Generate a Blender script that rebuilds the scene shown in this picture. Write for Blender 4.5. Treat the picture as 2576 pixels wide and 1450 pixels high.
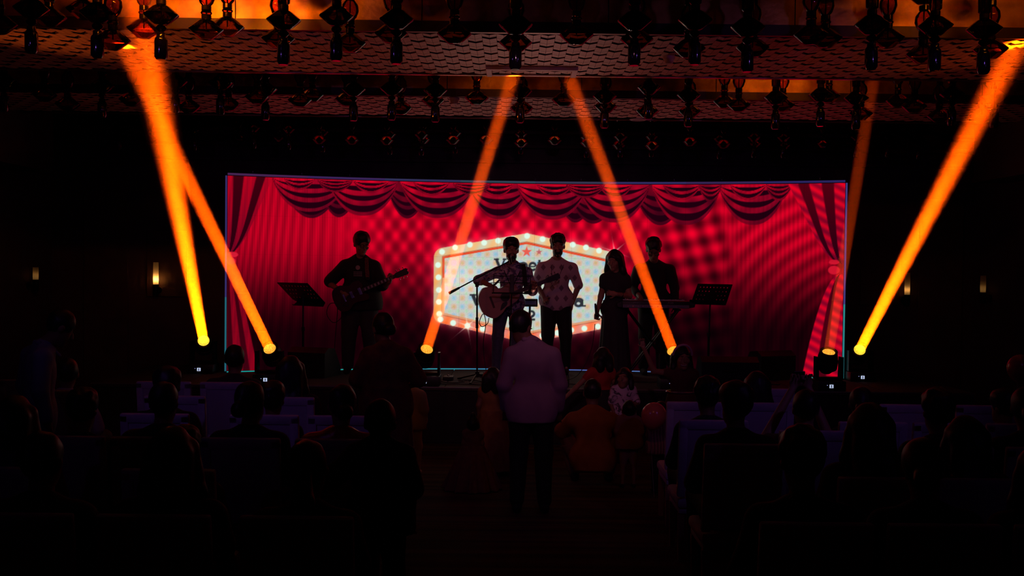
import bpy, bmesh, math, random
import numpy as np
from mathutils import Matrix, Vector

for _o in list(bpy.data.objects):
    bpy.data.objects.remove(_o)
SC = bpy.context.scene
COL = SC.collection
PI = math.pi
random.seed(7)

# ------------------------------------------------------------------ camera
FPX = 2576 * 35.0 / 36.0            # focal length in pixels of the 2576 x 1450 frame
CAMZ = 2.05
PITCH = math.atan(60.0 / FPX)       # looking slightly down
ROLL = math.radians(0.68)
cam_data = bpy.data.cameras.new('camera')
cam_data.lens = 35.0
cam_data.sensor_width = 36.0
cam_data.sensor_fit = 'HORIZONTAL'
cam_data.clip_start = 0.05
cam_data.clip_end = 100
cam = bpy.data.objects.new('camera', cam_data)
CAMM = Matrix.Translation((0, 0, CAMZ)) @ Matrix.Rotation(PI / 2 - PITCH, 4, 'X') @ Matrix.Rotation(ROLL, 4, 'Z')
cam.matrix_world = CAMM
COL.objects.link(cam)
SC.camera = cam

# ------------------------------------------------------------------ world, exposure, sampling helpers
world = bpy.data.worlds.new('hall_world')
SC.world = world
world.use_nodes = True
world.node_tree.nodes['Background'].inputs[0].default_value = (0, 0, 0, 1)
world.node_tree.nodes['Background'].inputs[1].default_value = 0.0
SC.view_settings.view_transform = 'Standard'
SC.view_settings.look = 'None'
SC.view_settings.exposure = 0.0
SC.view_settings.gamma = 1.0
SC.view_settings.use_curve_mapping = False
SC.cycles.use_denoising = True
SC.cycles.use_adaptive_sampling = True
SC.cycles.adaptive_threshold = .03
SC.cycles.adaptive_min_samples = 16
SC.cycles.caustics_reflective = False
SC.cycles.caustics_refractive = False
SC.cycles.sample_clamp_indirect = 3.0
SC.cycles.max_bounces = 6
SC.cycles.diffuse_bounces = 3
SC.cycles.transparent_max_bounces = 16
SC.cycles.volume_bounces = 0
SC.cycles.use_light_tree = False
SC.cycles.blur_glossy = 1.0

# ------------------------------------------------------------------ wash spots added out of frame for unseen sources, no fixtures built
def spot_light(name, loc, target, color, watts, deg, blend=0.5, radius=0.06):
    d = bpy.data.lights.new(name, 'SPOT')
    d.color = color
    d.energy = watts
    d.spot_size = math.radians(deg)
    d.spot_blend = blend
    d.shadow_soft_size = radius
    o = bpy.data.objects.new(name, d)
    o.location = loc
    o.rotation_euler = (Vector(target) - Vector(loc)).to_track_quat('-Z', 'Y').to_euler()
    COL.objects.link(o)
    return o

WASH_BLUE = (0.40, 0.15, 1.0)
WASH_PINK = (1.0, 0.34, 0.62)
spot_light('added_wash', (-3.0, 4.4, 3.35), (0.2, 12.0, 1.25), WASH_BLUE, 13, 82, 0.7)
spot_light('added_wash', (3.0, 4.4, 3.35), (0.2, 12.0, 1.25), WASH_BLUE, 13, 82, 0.7)
spot_light('added_wash', (0.4, 4.4, 3.5), (0.2, 12.2, 1.6), WASH_PINK, 75, 38, 1.0)
spot_light('added_wash', (0.3, 5.0, 3.6), (0.6, 9.3, .6), (1.0, .26, .07), 17, 38, 1.0)  # warm fill added for the children's backs
spot_light('added_wash', (-5.2, 0.2, 2.4), (-1.2, 9.0, 3.75), WASH_BLUE, 4, 60, 0.8)
spot_light('added_wash', (5.2, 0.2, 2.4), (1.2, 9.0, 3.75), WASH_BLUE, 4, 60, 0.8)

# added pinkish spot hidden behind the band, imitating screen light on the ceiling
spot_light('added_ceiling_fill', (.3, 12.95, .95), (.15, 8.6, 3.785), (1.0, .36, .30), 62, 38, 1.0, .05)
# added orange spots out of frame, brightening the sides of the patterned ceiling
spot_light('added_side_fill', (-5.6, 7.3, 2.75), (-2.4, 8.35, 3.785), (1.0, .15, .012), 110, 40, 1.0, .05)
spot_light('added_side_fill', (5.6, 7.3, 2.75), (3.0, 8.35, 3.785), (1.0, .11, .01), 36, 40, 1.0, .05)

# ------------------------------------------------------------------ pixel <-> world helpers (to read sizes off the photograph)
_R = CAMM.to_3x3()
_RT = _R.transposed()
def at(px, py, Y):
    d = _R @ Vector(((px - 1288) / FPX, (725 - py) / FPX, -1.0))
    k = Y / d.y
    return Vector((d.x * k, Y, CAMZ + d.z * k))
def at_z(px, py, z):
    d = _R @ Vector(((px - 1288) / FPX, (725 - py) / FPX, -1.0))
    k = (z - CAMZ) / d.z
    return Vector((d.x * k, d.y * k, z))
def project(X, Y, Z):
    m = np.array(_RT)
    x, y, z = X, Y, Z - CAMZ
    cx = m[0, 0] * x + m[0, 1] * y + m[0, 2] * z
    cy = m[1, 0] * x + m[1, 1] * y + m[1, 2] * z
    cz = m[2, 0] * x + m[2, 1] * y + m[2, 2] * z
    return 1288 + FPX * cx / -cz, 725 - FPX * cy / -cz

# ------------------------------------------------------------------ materials
_MATS = {}
def mat(name, base=(.5, .5, .5), rough=.6, metal=0.0, noise=None, bump=None, spec=.4, coat=0.0, base2=None, sheen=0.0):
    """Principled material; noise=(scale, detail) blends base and base2, bump=(scale, strength) adds fine relief."""
    if name in _MATS:
        return _MATS[name]
    m = bpy.data.materials.new(name)
    m.use_nodes = True
    nt = m.node_tree
    b = nt.nodes['Principled BSDF']
    b.inputs['Base Color'].default_value = (*base, 1)
    b.inputs['Roughness'].default_value = rough
    b.inputs['Metallic'].default_value = metal
    b.inputs['Specular IOR Level'].default_value = spec
    b.inputs['Coat Weight'].default_value = coat
    b.inputs['Sheen Weight'].default_value = sheen
    tc = nt.nodes.new('ShaderNodeTexCoord')
    if noise:
        n = nt.nodes.new('ShaderNodeTexNoise')
        n.inputs['Scale'].default_value = noise[0]
        n.inputs['Detail'].default_value = noise[1]
        nt.links.new(tc.outputs['Object'], n.inputs['Vector'])
        r = nt.nodes.new('ShaderNodeValToRGB')
        r.color_ramp.elements[0].position = .35
        r.color_ramp.elements[1].position = .68
        r.color_ramp.elements[0].color = (*base, 1)
        b2 = base2 or tuple(c * .6 for c in base)
        r.color_ramp.elements[1].color = (*b2, 1)
        nt.links.new(n.outputs['Fac'], r.inputs['Fac'])
        nt.links.new(r.outputs['Color'], b.inputs['Base Color'])
    if bump:
        n2 = nt.nodes.new('ShaderNodeTexNoise')
        n2.inputs['Scale'].default_value = bump[0]
        n2.inputs['Detail'].default_value = 4
        nt.links.new(tc.outputs['Object'], n2.inputs['Vector'])
        bp = nt.nodes.new('ShaderNodeBump')
        bp.inputs['Strength'].default_value = bump[1]
        bp.inputs['Distance'].default_value = .01
        nt.links.new(n2.outputs['Fac'], bp.inputs['Height'])
        nt.links.new(bp.outputs['Normal'], b.inputs['Normal'])
    _MATS[name] = m
    return m

def emit(name, color, strength):
    if name in _MATS:
        return _MATS[name]
    m = bpy.data.materials.new(name)
    m.use_nodes = True
    nt = m.node_tree
    nt.nodes.clear()
    e = nt.nodes.new('ShaderNodeEmission')
    e.inputs[0].default_value = (*color, 1)
    e.inputs[1].default_value = strength
    o = nt.nodes.new('ShaderNodeOutputMaterial')
    nt.links.new(e.outputs[0], o.inputs[0])
    _MATS[name] = m
    return m

def thin_glass(name, tint, gloss=.12, rough=.03):
    """clear tinted glass: tinted transmission with a Fresnel reflection"""
    if name in _MATS:
        return _MATS[name]
    m = bpy.data.materials.new(name)
    m.use_nodes = True
    nt = m.node_tree
    nt.nodes.clear()
    t = nt.nodes.new('ShaderNodeBsdfTransparent')
    t.inputs[0].default_value = (*tint, 1)
    g = nt.nodes.new('ShaderNodeBsdfGlossy')
    g.inputs['Color'].default_value = (1, 1, 1, 1)
    g.inputs['Roughness'].default_value = rough
    lw = nt.nodes.new('ShaderNodeLayerWeight')
    lw.inputs['Blend'].default_value = gloss
    mx = nt.nodes.new('ShaderNodeMixShader')
    nt.links.new(lw.outputs['Fresnel'], mx.inputs[0])
    nt.links.new(t.outputs[0], mx.inputs[1])
    nt.links.new(g.outputs[0], mx.inputs[2])
    o = nt.nodes.new('ShaderNodeOutputMaterial')
    nt.links.new(mx.outputs[0], o.inputs[0])
    _MATS[name] = m
    return m

# ------------------------------------------------------------------ object helpers
def tag(o, label=None, cat=None, group=None, kind=None):
    if label: o['label'] = label
    if cat: o['category'] = cat
    if group: o['group'] = group
    if kind: o['kind'] = kind
    return o

def thing(name, label, cat, loc=(0, 0, 0), rotz=0.0, group=None):
    o = bpy.data.objects.new(name, None)
    o.empty_display_size = .1
    o.location = loc
    o.rotation_euler = (0, 0, rotz)
    COL.objects.link(o)
    return tag(o, label, cat, group)

def put(name, mesh, parent=None, loc=None, rot=None, label=None):
    o = bpy.data.objects.new(name, mesh)
    COL.objects.link(o)
    if parent is not None:
        o.parent = parent
    if loc is not None:
        o.location = loc
    if rot is not None:
        o.rotation_euler = rot
    if label:
        o['label'] = label
    return o

class MB:
    """collects boxes, tubes, lathes and prisms into one mesh"""
    def __init__(self):
        self.v, self.f, self.mi = [], [], []
    def add(self, vs, fs, mi=0, M=None):
        n = len(self.v)
        for p in vs:
            p = Vector(p)
            self.v.append(tuple(M @ p) if M else tuple(p))
        for f in fs:
            self.f.append(tuple(i + n for i in f))
            self.mi.append(mi)
        return self
    def box(self, lo, hi, mi=0, M=None, bev=0.0):
        x0, y0, z0 = lo
        x1, y1, z1 = hi
        if bev <= 0:
            vs = [(x0, y0, z0), (x1, y0, z0), (x1, y1, z0), (x0, y1, z0), (x0, y0, z1), (x1, y0, z1), (x1, y1, z1), (x0, y1, z1)]
            fs = [(0, 3, 2, 1), (4, 5, 6, 7), (0, 1, 5, 4), (1, 2, 6, 5), (2, 3, 7, 6), (3, 0, 4, 7)]
            return self.add(vs, fs, mi, M)
        bm = bmesh.new()
        r = bmesh.ops.create_cube(bm, size=1)
        for q in bm.verts:
            q.co = Vector(((x0 + x1) / 2 + q.co.x * (x1 - x0), (y0 + y1) / 2 + q.co.y * (y1 - y0), (z0 + z1) / 2 + q.co.z * (z1 - z0)))
        bmesh.ops.bevel(bm, geom=list(bm.edges), offset=bev, segments=2, affect='EDGES', profile=.5)
        bm.verts.index_update()
        self.add([q.co.copy() for q in bm.verts], [[q.index for q in f.verts] for f in bm.faces], mi, M)
        bm.free()
        return self
    def tube(self, pts, r, n=8, mi=0, M=None, cap=True):
        pts = [Vector(p) for p in pts]
        rs = r if isinstance(r, (list, tuple)) else [r] * len(pts)
        vs, fs = [], []
        up = Vector((0, 0, 1))
        prev = None
        for i, p in enumerate(pts):
            t = (pts[min(i + 1, len(pts) - 1)] - pts[max(i - 1, 0)]).normalized()
            if prev is None:
                a = up if abs(t.z) < .9 else Vector((1, 0, 0))
                u = t.cross(a).normalized()
            else:
                u = (prev - t * prev.dot(t)).normalized()
            prev = u
            w = t.cross(u)
            for k in range(n):
                an = 2 * PI * k / n
                vs.append(p + (u * math.cos(an) + w * math.sin(an)) * rs[i])
        for i in range(len(pts) - 1):
            for k in range(n):
                a, b = i * n + k, i * n + (k + 1) % n
                fs.append((a, b, b + n, a + n))
        if cap:
            fs.append(tuple(range(n - 1, -1, -1)))
            fs.append(tuple(range((len(pts) - 1) * n, len(pts) * n)))
        return self.add(vs, fs, mi, M)
    def lathe(self, prof, n=16, mi=0, M=None):
        vs, fs = [], []
        for r, z in prof:
            for k in range(n):
                an = 2 * PI * k / n
                vs.append((r * math.cos(an), r * math.sin(an), z))
        m = len(prof)
        for i in range(m - 1):
            for k in range(n):
                a, b = i * n + k, i * n + (k + 1) % n
                fs.append((a, b, b + n, a + n))
        if prof[0][0] > 1e-5: fs.append(tuple(range(n - 1, -1, -1)))
        if prof[-1][0] > 1e-5: fs.append(tuple(range((m - 1) * n, m * n)))
        return self.add(vs, fs, mi, M)
    def prism(self, outline, y0, y1, mi=0, M=None):
        """outline in x,z ; extruded along y"""
        n = len(outline)
        vs = [(x, y0, z) for x, z in outline] + [(x, y1, z) for x, z in outline]
        fs = [tuple(range(n)), tuple(range(2 * n - 1, n - 1, -1))]
        for i in range(n):
            j = (i + 1) % n
            fs.append((i, i + n, j + n, j))
        return self.add(vs, fs, mi, M)
    def mesh(self, name, mats=None, smooth=False):
        me = bpy.data.meshes.new(name)
        me.from_pydata(self.v, [], self.f)
        for m in (mats if isinstance(mats, (list, tuple)) else [mats]):
            if m is not None: me.materials.append(m)
        if any(self.mi):
            me.polygons.foreach_set('material_index', self.mi)
        if smooth:
            me.polygons.foreach_set('use_smooth', [True] * len(me.polygons))
            try:
                me.set_sharp_from_angle(angle=math.radians(38))
            except Exception:
                pass
        me.update()
        return me
    def build(self, name, m, parent=None, smooth=False, loc=None, rot=None, label=None):
        return put(name, self.mesh(name, m, smooth), parent, loc, rot, label)

def frame_to(p, d, up=(0, 0, 1)):
    """matrix with local +Z along d at p"""
    q = Vector(d).to_track_quat('Z', 'Y')
    return Matrix.Translation(p) @ q.to_matrix().to_4x4()

def struct(name, mb, m, label, cat=None, parent=None, smooth=False):
    o = mb.build(name, m, parent, smooth)
    if parent is None:
        tag(o, label, cat or name.split('_')[0], kind='structure')
    return o
# ------------------------------------------------------------------ common materials
M_WALL = mat('dark_wall_paint', (.10, .05, .06), .75, noise=(3, 4), base2=(.075, .038, .048), bump=(60, .1))
M_PANEL = mat('dark_wood_panel', (.11, .055, .04), .6, noise=(6, 5), base2=(.07, .036, .028))
M_CEIL = mat('ceiling_dark', (.045, .035, .035), .85, noise=(4, 3))
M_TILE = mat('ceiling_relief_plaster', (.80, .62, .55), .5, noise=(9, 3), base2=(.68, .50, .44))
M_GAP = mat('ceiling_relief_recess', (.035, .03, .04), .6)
M_RISER_SHADE = mat('relief_riser_shade', (.07, .05, .10), .5)  # dark bluish tile sides: their shade away from the stage put into colour
M_GOLD = mat('gold_leaf_panel', (.78, .42, .12), .42, .55, noise=(7, 8), base2=(.48, .22, .05), bump=(40, .25))
M_TRIMD = mat('dark_bronze_trim', (.06, .035, .028), .4, .4)
M_BRASS = mat('brass_edge', (.75, .5, .3), .25, .9)
M_CARPET = None
M_BLACK = mat('black_plastic', (.012, .012, .013), .45)
M_BLACKM = mat('black_metal', (.014, .014, .016), .32, .6)
M_STAGE = mat('stage_carpet', (.06, .055, .05), .9, noise=(120, 3), bump=(150, .4))
M_SKIRT = mat('stage_skirt_cloth', (.022, .021, .026), .85, noise=(5, 4))

def carpet_material():
    m = bpy.data.materials.new('striped_carpet')
    m.use_nodes = True
    nt = m.node_tree
    b = nt.nodes['Principled BSDF']
    b.inputs['Roughness'].default_value = .9
    b.inputs['Specular IOR Level'].default_value = .15
    tc = nt.nodes.new('ShaderNodeTexCoord')
    mp = nt.nodes.new('ShaderNodeMapping')
    mp.inputs['Scale'].default_value = (.35, 9, 1)
    nt.links.new(tc.outputs['Object'], mp.inputs['Vector'])
    n = nt.nodes.new('ShaderNodeTexNoise')
    n.inputs['Scale'].default_value = 1.0
    n.inputs['Detail'].default_value = 5
    nt.links.new(mp.outputs[0], n.inputs['Vector'])
    r = nt.nodes.new('ShaderNodeValToRGB')
    r.color_ramp.elements[0].position = .38
    r.color_ramp.elements[0].color = (.035, .022, .015, 1)
    r.color_ramp.elements[1].position = .62
    r.color_ramp.elements[1].color = (.11, .06, .035, 1)
    nt.links.new(n.outputs['Fac'], r.inputs[0])
    nt.links.new(r.outputs[0], b.inputs['Base Color'])
    return m
M_CARPET = carpet_material()

# ------------------------------------------------------------------ room shell
HC = 3.785                # underside of the patterned ceiling strips
HU = HC + .52             # upper ceiling inside the recesses
RX, Y0, YB = 6.3, -3.0, 13.62
struct('floor', MB().box((-RX - .3, Y0 - .3, -.1), (RX + .3, YB + .3, 0)), M_CARPET, 'dark striped carpet floor of the hall', 'floor')
struct('wall_back', MB().box((-RX - .3, YB, 0), (RX + .3, YB + .2, HU + .2)), M_WALL, 'dark maroon back wall behind the screen', 'wall')
struct('wall_left', MB().box((-RX - .2, Y0, 0), (-RX, YB, HU + .2)), M_WALL, 'dark left side wall of the hall', 'wall')
struct('wall_right', MB().box((RX, Y0, 0), (RX + .2, YB, HU + .2)), M_WALL, 'dark right side wall of the hall', 'wall')
struct('wall_rear', MB().box((-RX - .3, Y0 - .2, 0), (RX + .3, Y0, HU + .2)), M_WALL, 'wall behind the photographer', 'wall')
struct('ceiling', MB().box((-RX - .3, Y0 - .3, HU), (RX + .3, YB + .3, HU + .15)), M_CEIL, 'dark upper ceiling above the glass pendants', 'ceiling')

# side bulkheads and pale wall panels by the side walls
for s, n in ((-1, 'left'), (1, 'right')):
    x0, x1 = sorted((s * RX, s * (RX - .42)))
    mb = MB().box((x0, Y0, 3.22), (x1, 12.75, HU)).box((x0, Y0, 3.16), (x1 - s * .0, 12.8, 3.22))
    struct('trim_%d' % (1 if s < 0 else 2), mb, M_WALL, 'dark bulkhead running along the %s wall under the ceiling' % n, 'bulkhead')
    x0, x1 = sorted((s * (RX - .001), s * (RX - .05)))
    struct('trim_%d' % (3 if s < 0 else 4), MB().box((x0, 10.9, .1), (x1, 12.35, 2.9), bev=.006), mat('pale_wall_panel', (.10, .075, .10), .7, noise=(3, 3)), 'tall pale panel on the %s side wall' % n, 'panel')

# moulded ledges on the back wall above the screen
for i, (z, dp) in enumerate(((3.42, .10), (3.62, .16), (3.80, .24))):
    struct('trim_%d' % (5 + i), MB().box((-RX, YB - dp, z), (RX, YB - .001, z + .045), bev=.008), M_WALL, ('lowest', 'middle', 'topmost')[i] + ' thin dark ledge across the back wall above the screen', 'ledge')

# wall panels (wood) around the sconces on the back wall
k = 8
for x in (-5.55, -4.72, 5.03, 5.85):
    w = .27 if abs(x) < 5.2 else .30
    z0, z1 = 1.55, 2.45
    if abs(x) > 5.3: z0, z1 = .3, 3.0
    struct('trim_%d' % k, MB().box((x - w, YB - .03, z0), (x + w, YB - .001, z1), bev=.006), M_PANEL,
           {8: 'tall dark wood panel in the left corner of the back wall', 9: 'dark wood panel behind the glowing left wall sconce', 10: 'dark wood panel behind the right wall sconce', 11: 'tall dark wood panel in the right corner of the back wall'}[k], 'panel')
    k += 1

# ------------------------------------------------------------------ patterned ceiling strips with gold faces
STRIPS = [(0.6, 2.35), (2.9, 4.6), (4.95, 6.28), (7.53, 9.19), (10.42, 11.90)]
CW, RP, SL = .056, .142, .045
def tile_mesh(up, full):
    d = RP * (.96 if full else .58)
    a, b = (0, SL) if up else (SL, 0)
    g = .0012
    o = [(g, a), (CW - g, b), (CW - g, b + d), (g, a + d)]
    mb = MB()
    vs = [(x, y, 0) for x, y in o] + [(x, y, .03) for x, y in o]
    mb.add(vs, [(0, 1, 2, 3)])
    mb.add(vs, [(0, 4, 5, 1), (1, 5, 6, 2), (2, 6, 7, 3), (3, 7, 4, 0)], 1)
    return mb
TM = {(u, f): tile_mesh(u, f) for u in (True, False) for f in (True, False)}
TMM = {k_: v_.mesh('ceiling_tile', [M_TILE, M_RISER_SHADE]) for k_, v_ in TM.items()}
strip_names = {3: 'near patterned ceiling strip where the side beams land', 4: 'far patterned ceiling strip just before the stage', 2: 'patterned ceiling strip above the audience', 1: 'ceiling strip above the rear audience', 0: 'ceiling strip above the photographer'}
for si, (ya, yb) in enumerate(STRIPS):
    mb = MB().box((-RX, ya + .012, HC + .03), (RX, yb - .012, HU - .001))
    beam = struct('ceiling_strip', mb, M_GAP, strip_names[si], 'ceiling')
    if si >= 2:
        n = 9
        w = 2 * RX / n
        for i in range(n):
            x0 = -RX + i * w
            MB().box((x0 + .004, ya - .012, HC + .085), (x0 + w - .004, ya + .011, HU - .002)).build('gold_panel', M_GOLD, beam)
            MB().box((x0 + .004, yb - .011, HC + .085), (x0 + w - .004, yb + .012, HU - .002)).build('gold_panel', M_GOLD, beam)
    MB().box((-RX, ya - .03, HC), (RX, ya + .012, HC + .082)).build('edge_trim', M_TRIMD, beam)
    MB().box((-RX, yb - .012, HC + .012), (RX, yb + .03, HC + .082)).build('edge_trim', M_TRIMD, beam)
    MB().box((-RX, yb - .010, HC - .004), (RX, yb + .032, HC + .011)).build('edge_bead', M_BRASS, beam)
    if si < 2:
        MB().box((-RX, ya + .012, HC), (RX, yb - .012, HC + .023)).build('relief', M_TILE, beam)
        continue
    cells = []
    nc = int(2 * RX / CW)
    nr = int((yb - ya - .03 - SL) / RP)
    for c in range(nc):
        for r in range(nr):
            cells.append((c, r))
    cells.sort(key=lambda q: abs(q[0] + .5 - nc / 2 - (2 if si == 3 else 0)) * 1.0 + abs(q[1] - nr * .3) * .4)
    nsep = {3: 300, 4: 300}.get(si, 0)
    rest = MB()
    for i, (c, r) in enumerate(cells):
        up = (c % 2 == 0)
        full = ((r + c // 2) % 2 == 1)
        x, y = -RX + c * CW, ya + .02 + r * RP
        if i < nsep:
            put('ceiling_tile', TMM[(up, full)], beam, (x, y, HC))
        else:
            t = TM[(up, full)]
            nv_ = len(rest.v)
            rest.v += [(p[0] + x, p[1] + y, p[2] + HC) for p in t.v]
            rest.f += [tuple(i_ + nv_ for i_ in f_) for f_ in t.f]
            rest.mi += t.mi
    o = rest.build('relief', [M_TILE, M_RISER_SHADE], beam)
    o['kind'] = 'stuff'

# ceiling fittings
M_DET = mat('detector_plastic', (.55, .5, .6), .4)
def detector(px, py, label, r=.05):
    p = at_z(px, py, HC)
    t = thing('smoke_detector', label, 'smoke detector', (p.x, p.y, HC))
    MB().lathe([(r, 0), (r, -.018), (r * .9, -.026), (0, -.026)], 20).build('base', M_DET, t, True)
    MB().lathe([(r * .8, -.026), (r * .72, -.05), (r * .5, -.062), (0, -.064)], 20).build('sensor_cap', M_DET, t, True)
detector(1683, 142, 'round pale smoke detector on the near patterned ceiling strip')
detector(1143, 247, 'round pale smoke detector on the far patterned ceiling strip', .055)
p = at_z(1605, 300, HC)
t = thing('ceiling_speaker', 'flat round white ceiling grille at the far edge of the far strip', 'grille', (p.x, p.y, HC))
MB().lathe([(.10, 0), (.10, -.008), (.085, -.014), (0, -.014)], 24).build('rim', M_DET, t, True)
MB().lathe([(.07, -.0145), (.068, -.017), (0, -.018)], 24).build('grille', mat('grille_grey', (.35, .3, .36), .5), t, True)

# rectangular hatch frame in the near strip
pa, pb = at_z(1222, 166, HC), at_z(1455, 168, HC)
hx0, hx1 = pa.x, pb.x
hy0 = pa.y
hy1 = 9.17
M_HATCH = mat('hatch_frame_white', (.6, .55, .6), .4)
t = thing('access_hatch', 'rectangular framed ceiling hatch between the two centre beam spots', 'hatch', ((hx0 + hx1) / 2, (hy0 + hy1) / 2, HC))
hw, hd = (hx1 - hx0) / 2, (hy1 - hy0) / 2
MB().box((-hw, -hd, -.03), (hw, -hd + .05, -.001), bev=.004).build('frame_bar', M_HATCH, t)
MB().box((-hw, hd - .05, -.012), (hw, hd, -.001), bev=.004).build('frame_bar', M_HATCH, t)
MB().box((-hw, -hd + .05, -.03), (-hw + .05, hd - .05, -.001), bev=.004).build('frame_bar', M_HATCH, t)
MB().box((hw - .05, -hd + .05, -.03), (hw, hd - .05, -.001), bev=.004).build('frame_bar', M_HATCH, t)

# ------------------------------------------------------------------ curved LED screen
SXC, SYC, SR = .29, 2.63, 10.57
SHALF = math.asin(3.86 / SR)
SZ0, SZ1 = .665, 3.115
def S(u, v, off=0.0):
    """u 0..1 left to right, v 0..1 top to bottom, off metres towards the hall"""
    a = (u * 2 - 1) * SHALF
    r = SR - off
    return SXC + r * np.sin(a), SYC + r * np.cos(a), SZ1 + (SZ0 - SZ1) * v

NP, NU, NV = 56, 16, 5
uu, vv = np.meshgrid(np.linspace(0, 1, NU * NP + 1), np.linspace(0, 1, NV * NP + 1))
gx, gy, gz = S(uu, vv)
px, py = project(gx, gy, gz)
top_y = np.broadcast_to(py[0:1, :], py.shape)

def ss(a, b, x):
    t_ = np.clip((x - a) / (b - a), 0, 1)
    return t_ * t_ * (3 - 2 * t_)
def bump_(x, c, w):
    return np.exp(-((x - c) / w) ** 2)

# picture shown on the screen, in 0..255 display values
R = np.zeros_like(px); G = np.zeros_like(px); B = np.zeros_like(px)
vert = .12 + .88 * (1 - ss(580, 860, py)) * (.90 + .10 * ss(880, 560, py))
cx_, cy_ = 1325.0, 720.0
dots = np.cos(2 * PI * (px - 935) / 40.5) * np.cos(2 * PI * (py - 565) / 57)
ang = .55
qx, qy = px - 1750, py - 640
rx_, ry_ = qx * math.cos(ang) + qy * math.sin(ang), -qx * math.sin(ang) + qy * math.cos(ang)
dots = ((1 + dots) / 2) ** 1.3
dots2 = np.cos(2 * PI * rx_ / 70) * np.cos(2 * PI * (ry_ + 8) / 62)
strL = np.cos(2 * PI * ((px - 700) - (py - 600) * .12 * (px - 1000) / 300) / (17 + .035 * (px - 600))) * .6 + .4 * np.cos(2 * PI * (px - 600) / 6.3)
rr = np.hypot((px - 2190) * .95, py - 905)
strR = np.cos(2 * PI * np.power(np.maximum(rr, 1) / 400, .8) * 12.5)
wC = ss(830, 990, px) * (1 - ss(1590, 1700, px))
wD = ss(1590, 1700, px) * (1 - ss(1790, 1880, px))
wL = 1 - ss(800, 960, px)
wR = ss(1770, 1890, px)
moire = 1 + wC * (-.42 + .48 * dots) + wD * (-.30 + .38 * dots2) + wL * (-.22 + .15 * strL) + wR * (-.22 + .15 * strR + .07 * np.cos(2 * PI * px / 11))
moire *= 1 + .05 * np.cos(2 * PI * px / 3.3)
lum = np.clip(vert * moire, 0, 1.2)
R = 226 * lum; G = 0 * lum; B = 2 + 36 * lum

def blend(mask, r, g, b):
    global R, G, B
    R = R + (r - R) * mask; G = G + (g - G) * mask; B = B + (b - B) * mask
def aa(d, w=1.6):
    return np.clip(.5 - d / w, 0, 1)
light = np.clip(.80 + .24 * (moire - .7) / .4, .62, 1.1)

def swag(xl, xr, bot, xc=None, shade=1.0, bands=((.16, .30), (.44, .58), (.72, .90)), dk=30, extra=True, p=2.0):
    xm = (xl + xr) / 2 if xc is None else xc
    w = np.where(px < xm, xm - xl, xr - xm)
    s = np.abs(px - xm) / w
    prof = 1 - np.power(np.clip(s, 0, 1), p)
    prof = np.sqrt(np.clip(prof, 0, 1)) * .45 + prof * .55
    lim = top_y + (bot - top_y) * prof
    m = aa(py - lim) * (s < 1)
    tt = (py - top_y) / np.maximum(lim - top_y, 1e-3)
    fade = 1 - .34 * ss(.0, 1.0, tt)
    if extra:
        inner = np.clip(.9 + .1 * np.cos(PI * (px - xl) / (xr - xl) * 1.2), .8, 1)
    else:
        inner = 1
    c = 225 * fade * shade * light * inner
    blend(m, c, 2, 14 + 24 * fade * shade * light)
    for a, b_ in bands:
        th = (b_ - a) * (1 - .75 * s ** 2)
        mid = (a + b_) / 2
        dm = np.clip(.5 - (np.abs(tt - mid) - th / 2) / .025, 0, 1)
        blend(m * dm, dk, 0, 14)
# hanging rear swags, then the large ones, then the small upper ones
for xl, xr, bot in ((705, 862, 549), (800, 905, 547), (972, 1078, 550), (1395, 1500, 560), (1425, 1560, 563), (1592, 1730, 567)):
    swag(xl, xr, bot, shade=.62, bands=((.30, .42), (.56, .66), (.76, .92)))
for xl, xr, bot in ((686, 872, 533), (826, 1001, 543), (1007, 1196, 549), (1180, 1330, 552), (1300, 1478, 553), (1456, 1634, 560), (1640, 1814, 566), (1808, 1980, 566)):
    swag(xl, xr, bot, p=2.3)
for xl, xr, bot in ((714, 792, 478), (888, 978, 486), (1040, 1130, 493), (1208, 1292, 495), (1350, 1440, 497), (1508, 1590, 500), (1668, 1762, 505), (1836, 1928, 505)):
    swag(xl, xr, bot, bands=((.20, .42), (.60, .84)), extra=False)
for xl, xr, bot in ((798, 888, 484), (1138, 1236, 492), (1424, 1522, 499), (1758, 1816, 509), (1926, 1992, 506)):
    swag(xl, xr, bot, shade=.85, bands=((.14, .28), (.40, .56), (.68, .86)), extra=False)

# side drapes gathered by ties
def drape_left():
    ty = 642
    f = np.clip((py - 440) / (ty - 440), 0, 1)
    edge = 573 + 117 * np.power(np.clip(1 - f, 0, 1), .62) * (1 - .06 * np.sin(PI * f))
    m = aa(px - edge, 2) * (py < ty)
    q = (px - 571) / np.maximum(edge - 571, 1e-3)
    c = 205 * light * (1 - .35 * f)
    blend(m, c, 2, 30)
    for a, b_ in ((.13, .36), (.63, .83)):
        dm = np.clip(.5 - (np.abs(q - (a + b_) / 2 - .1 * f) - (b_ - a) / 2) / .03, 0, 1)
        blend(m * dm, 62 - 25 * f, 0, 14)
    g = np.clip((py - 655) / (930 - 655), 0, 1)
    e2 = 576 + 72 * np.power(g, .75)
    m3 = aa(px - e2, 2) * (py > 660)
    q2 = (px - 571) / np.maximum(e2 - 571, 1e-3)
    blend(m3, 150 * light, 2, 26)
    for a, b_ in ((.0, .22), (.52, .74)):
        dm = np.clip(.5 - (np.abs(q2 - (a + b_) / 2) - (b_ - a) / 2) / .04, 0, 1)
        blend(m3 * dm, 58, 0, 14)
    for x, y, a, b_ in ((584, 641, 15, 7), (581, 657, 12, 9)):
        blend(aa((np.hypot((px - x) / a, (py - y) / b_) - 1) * 8), 215, 28, 52)
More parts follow.
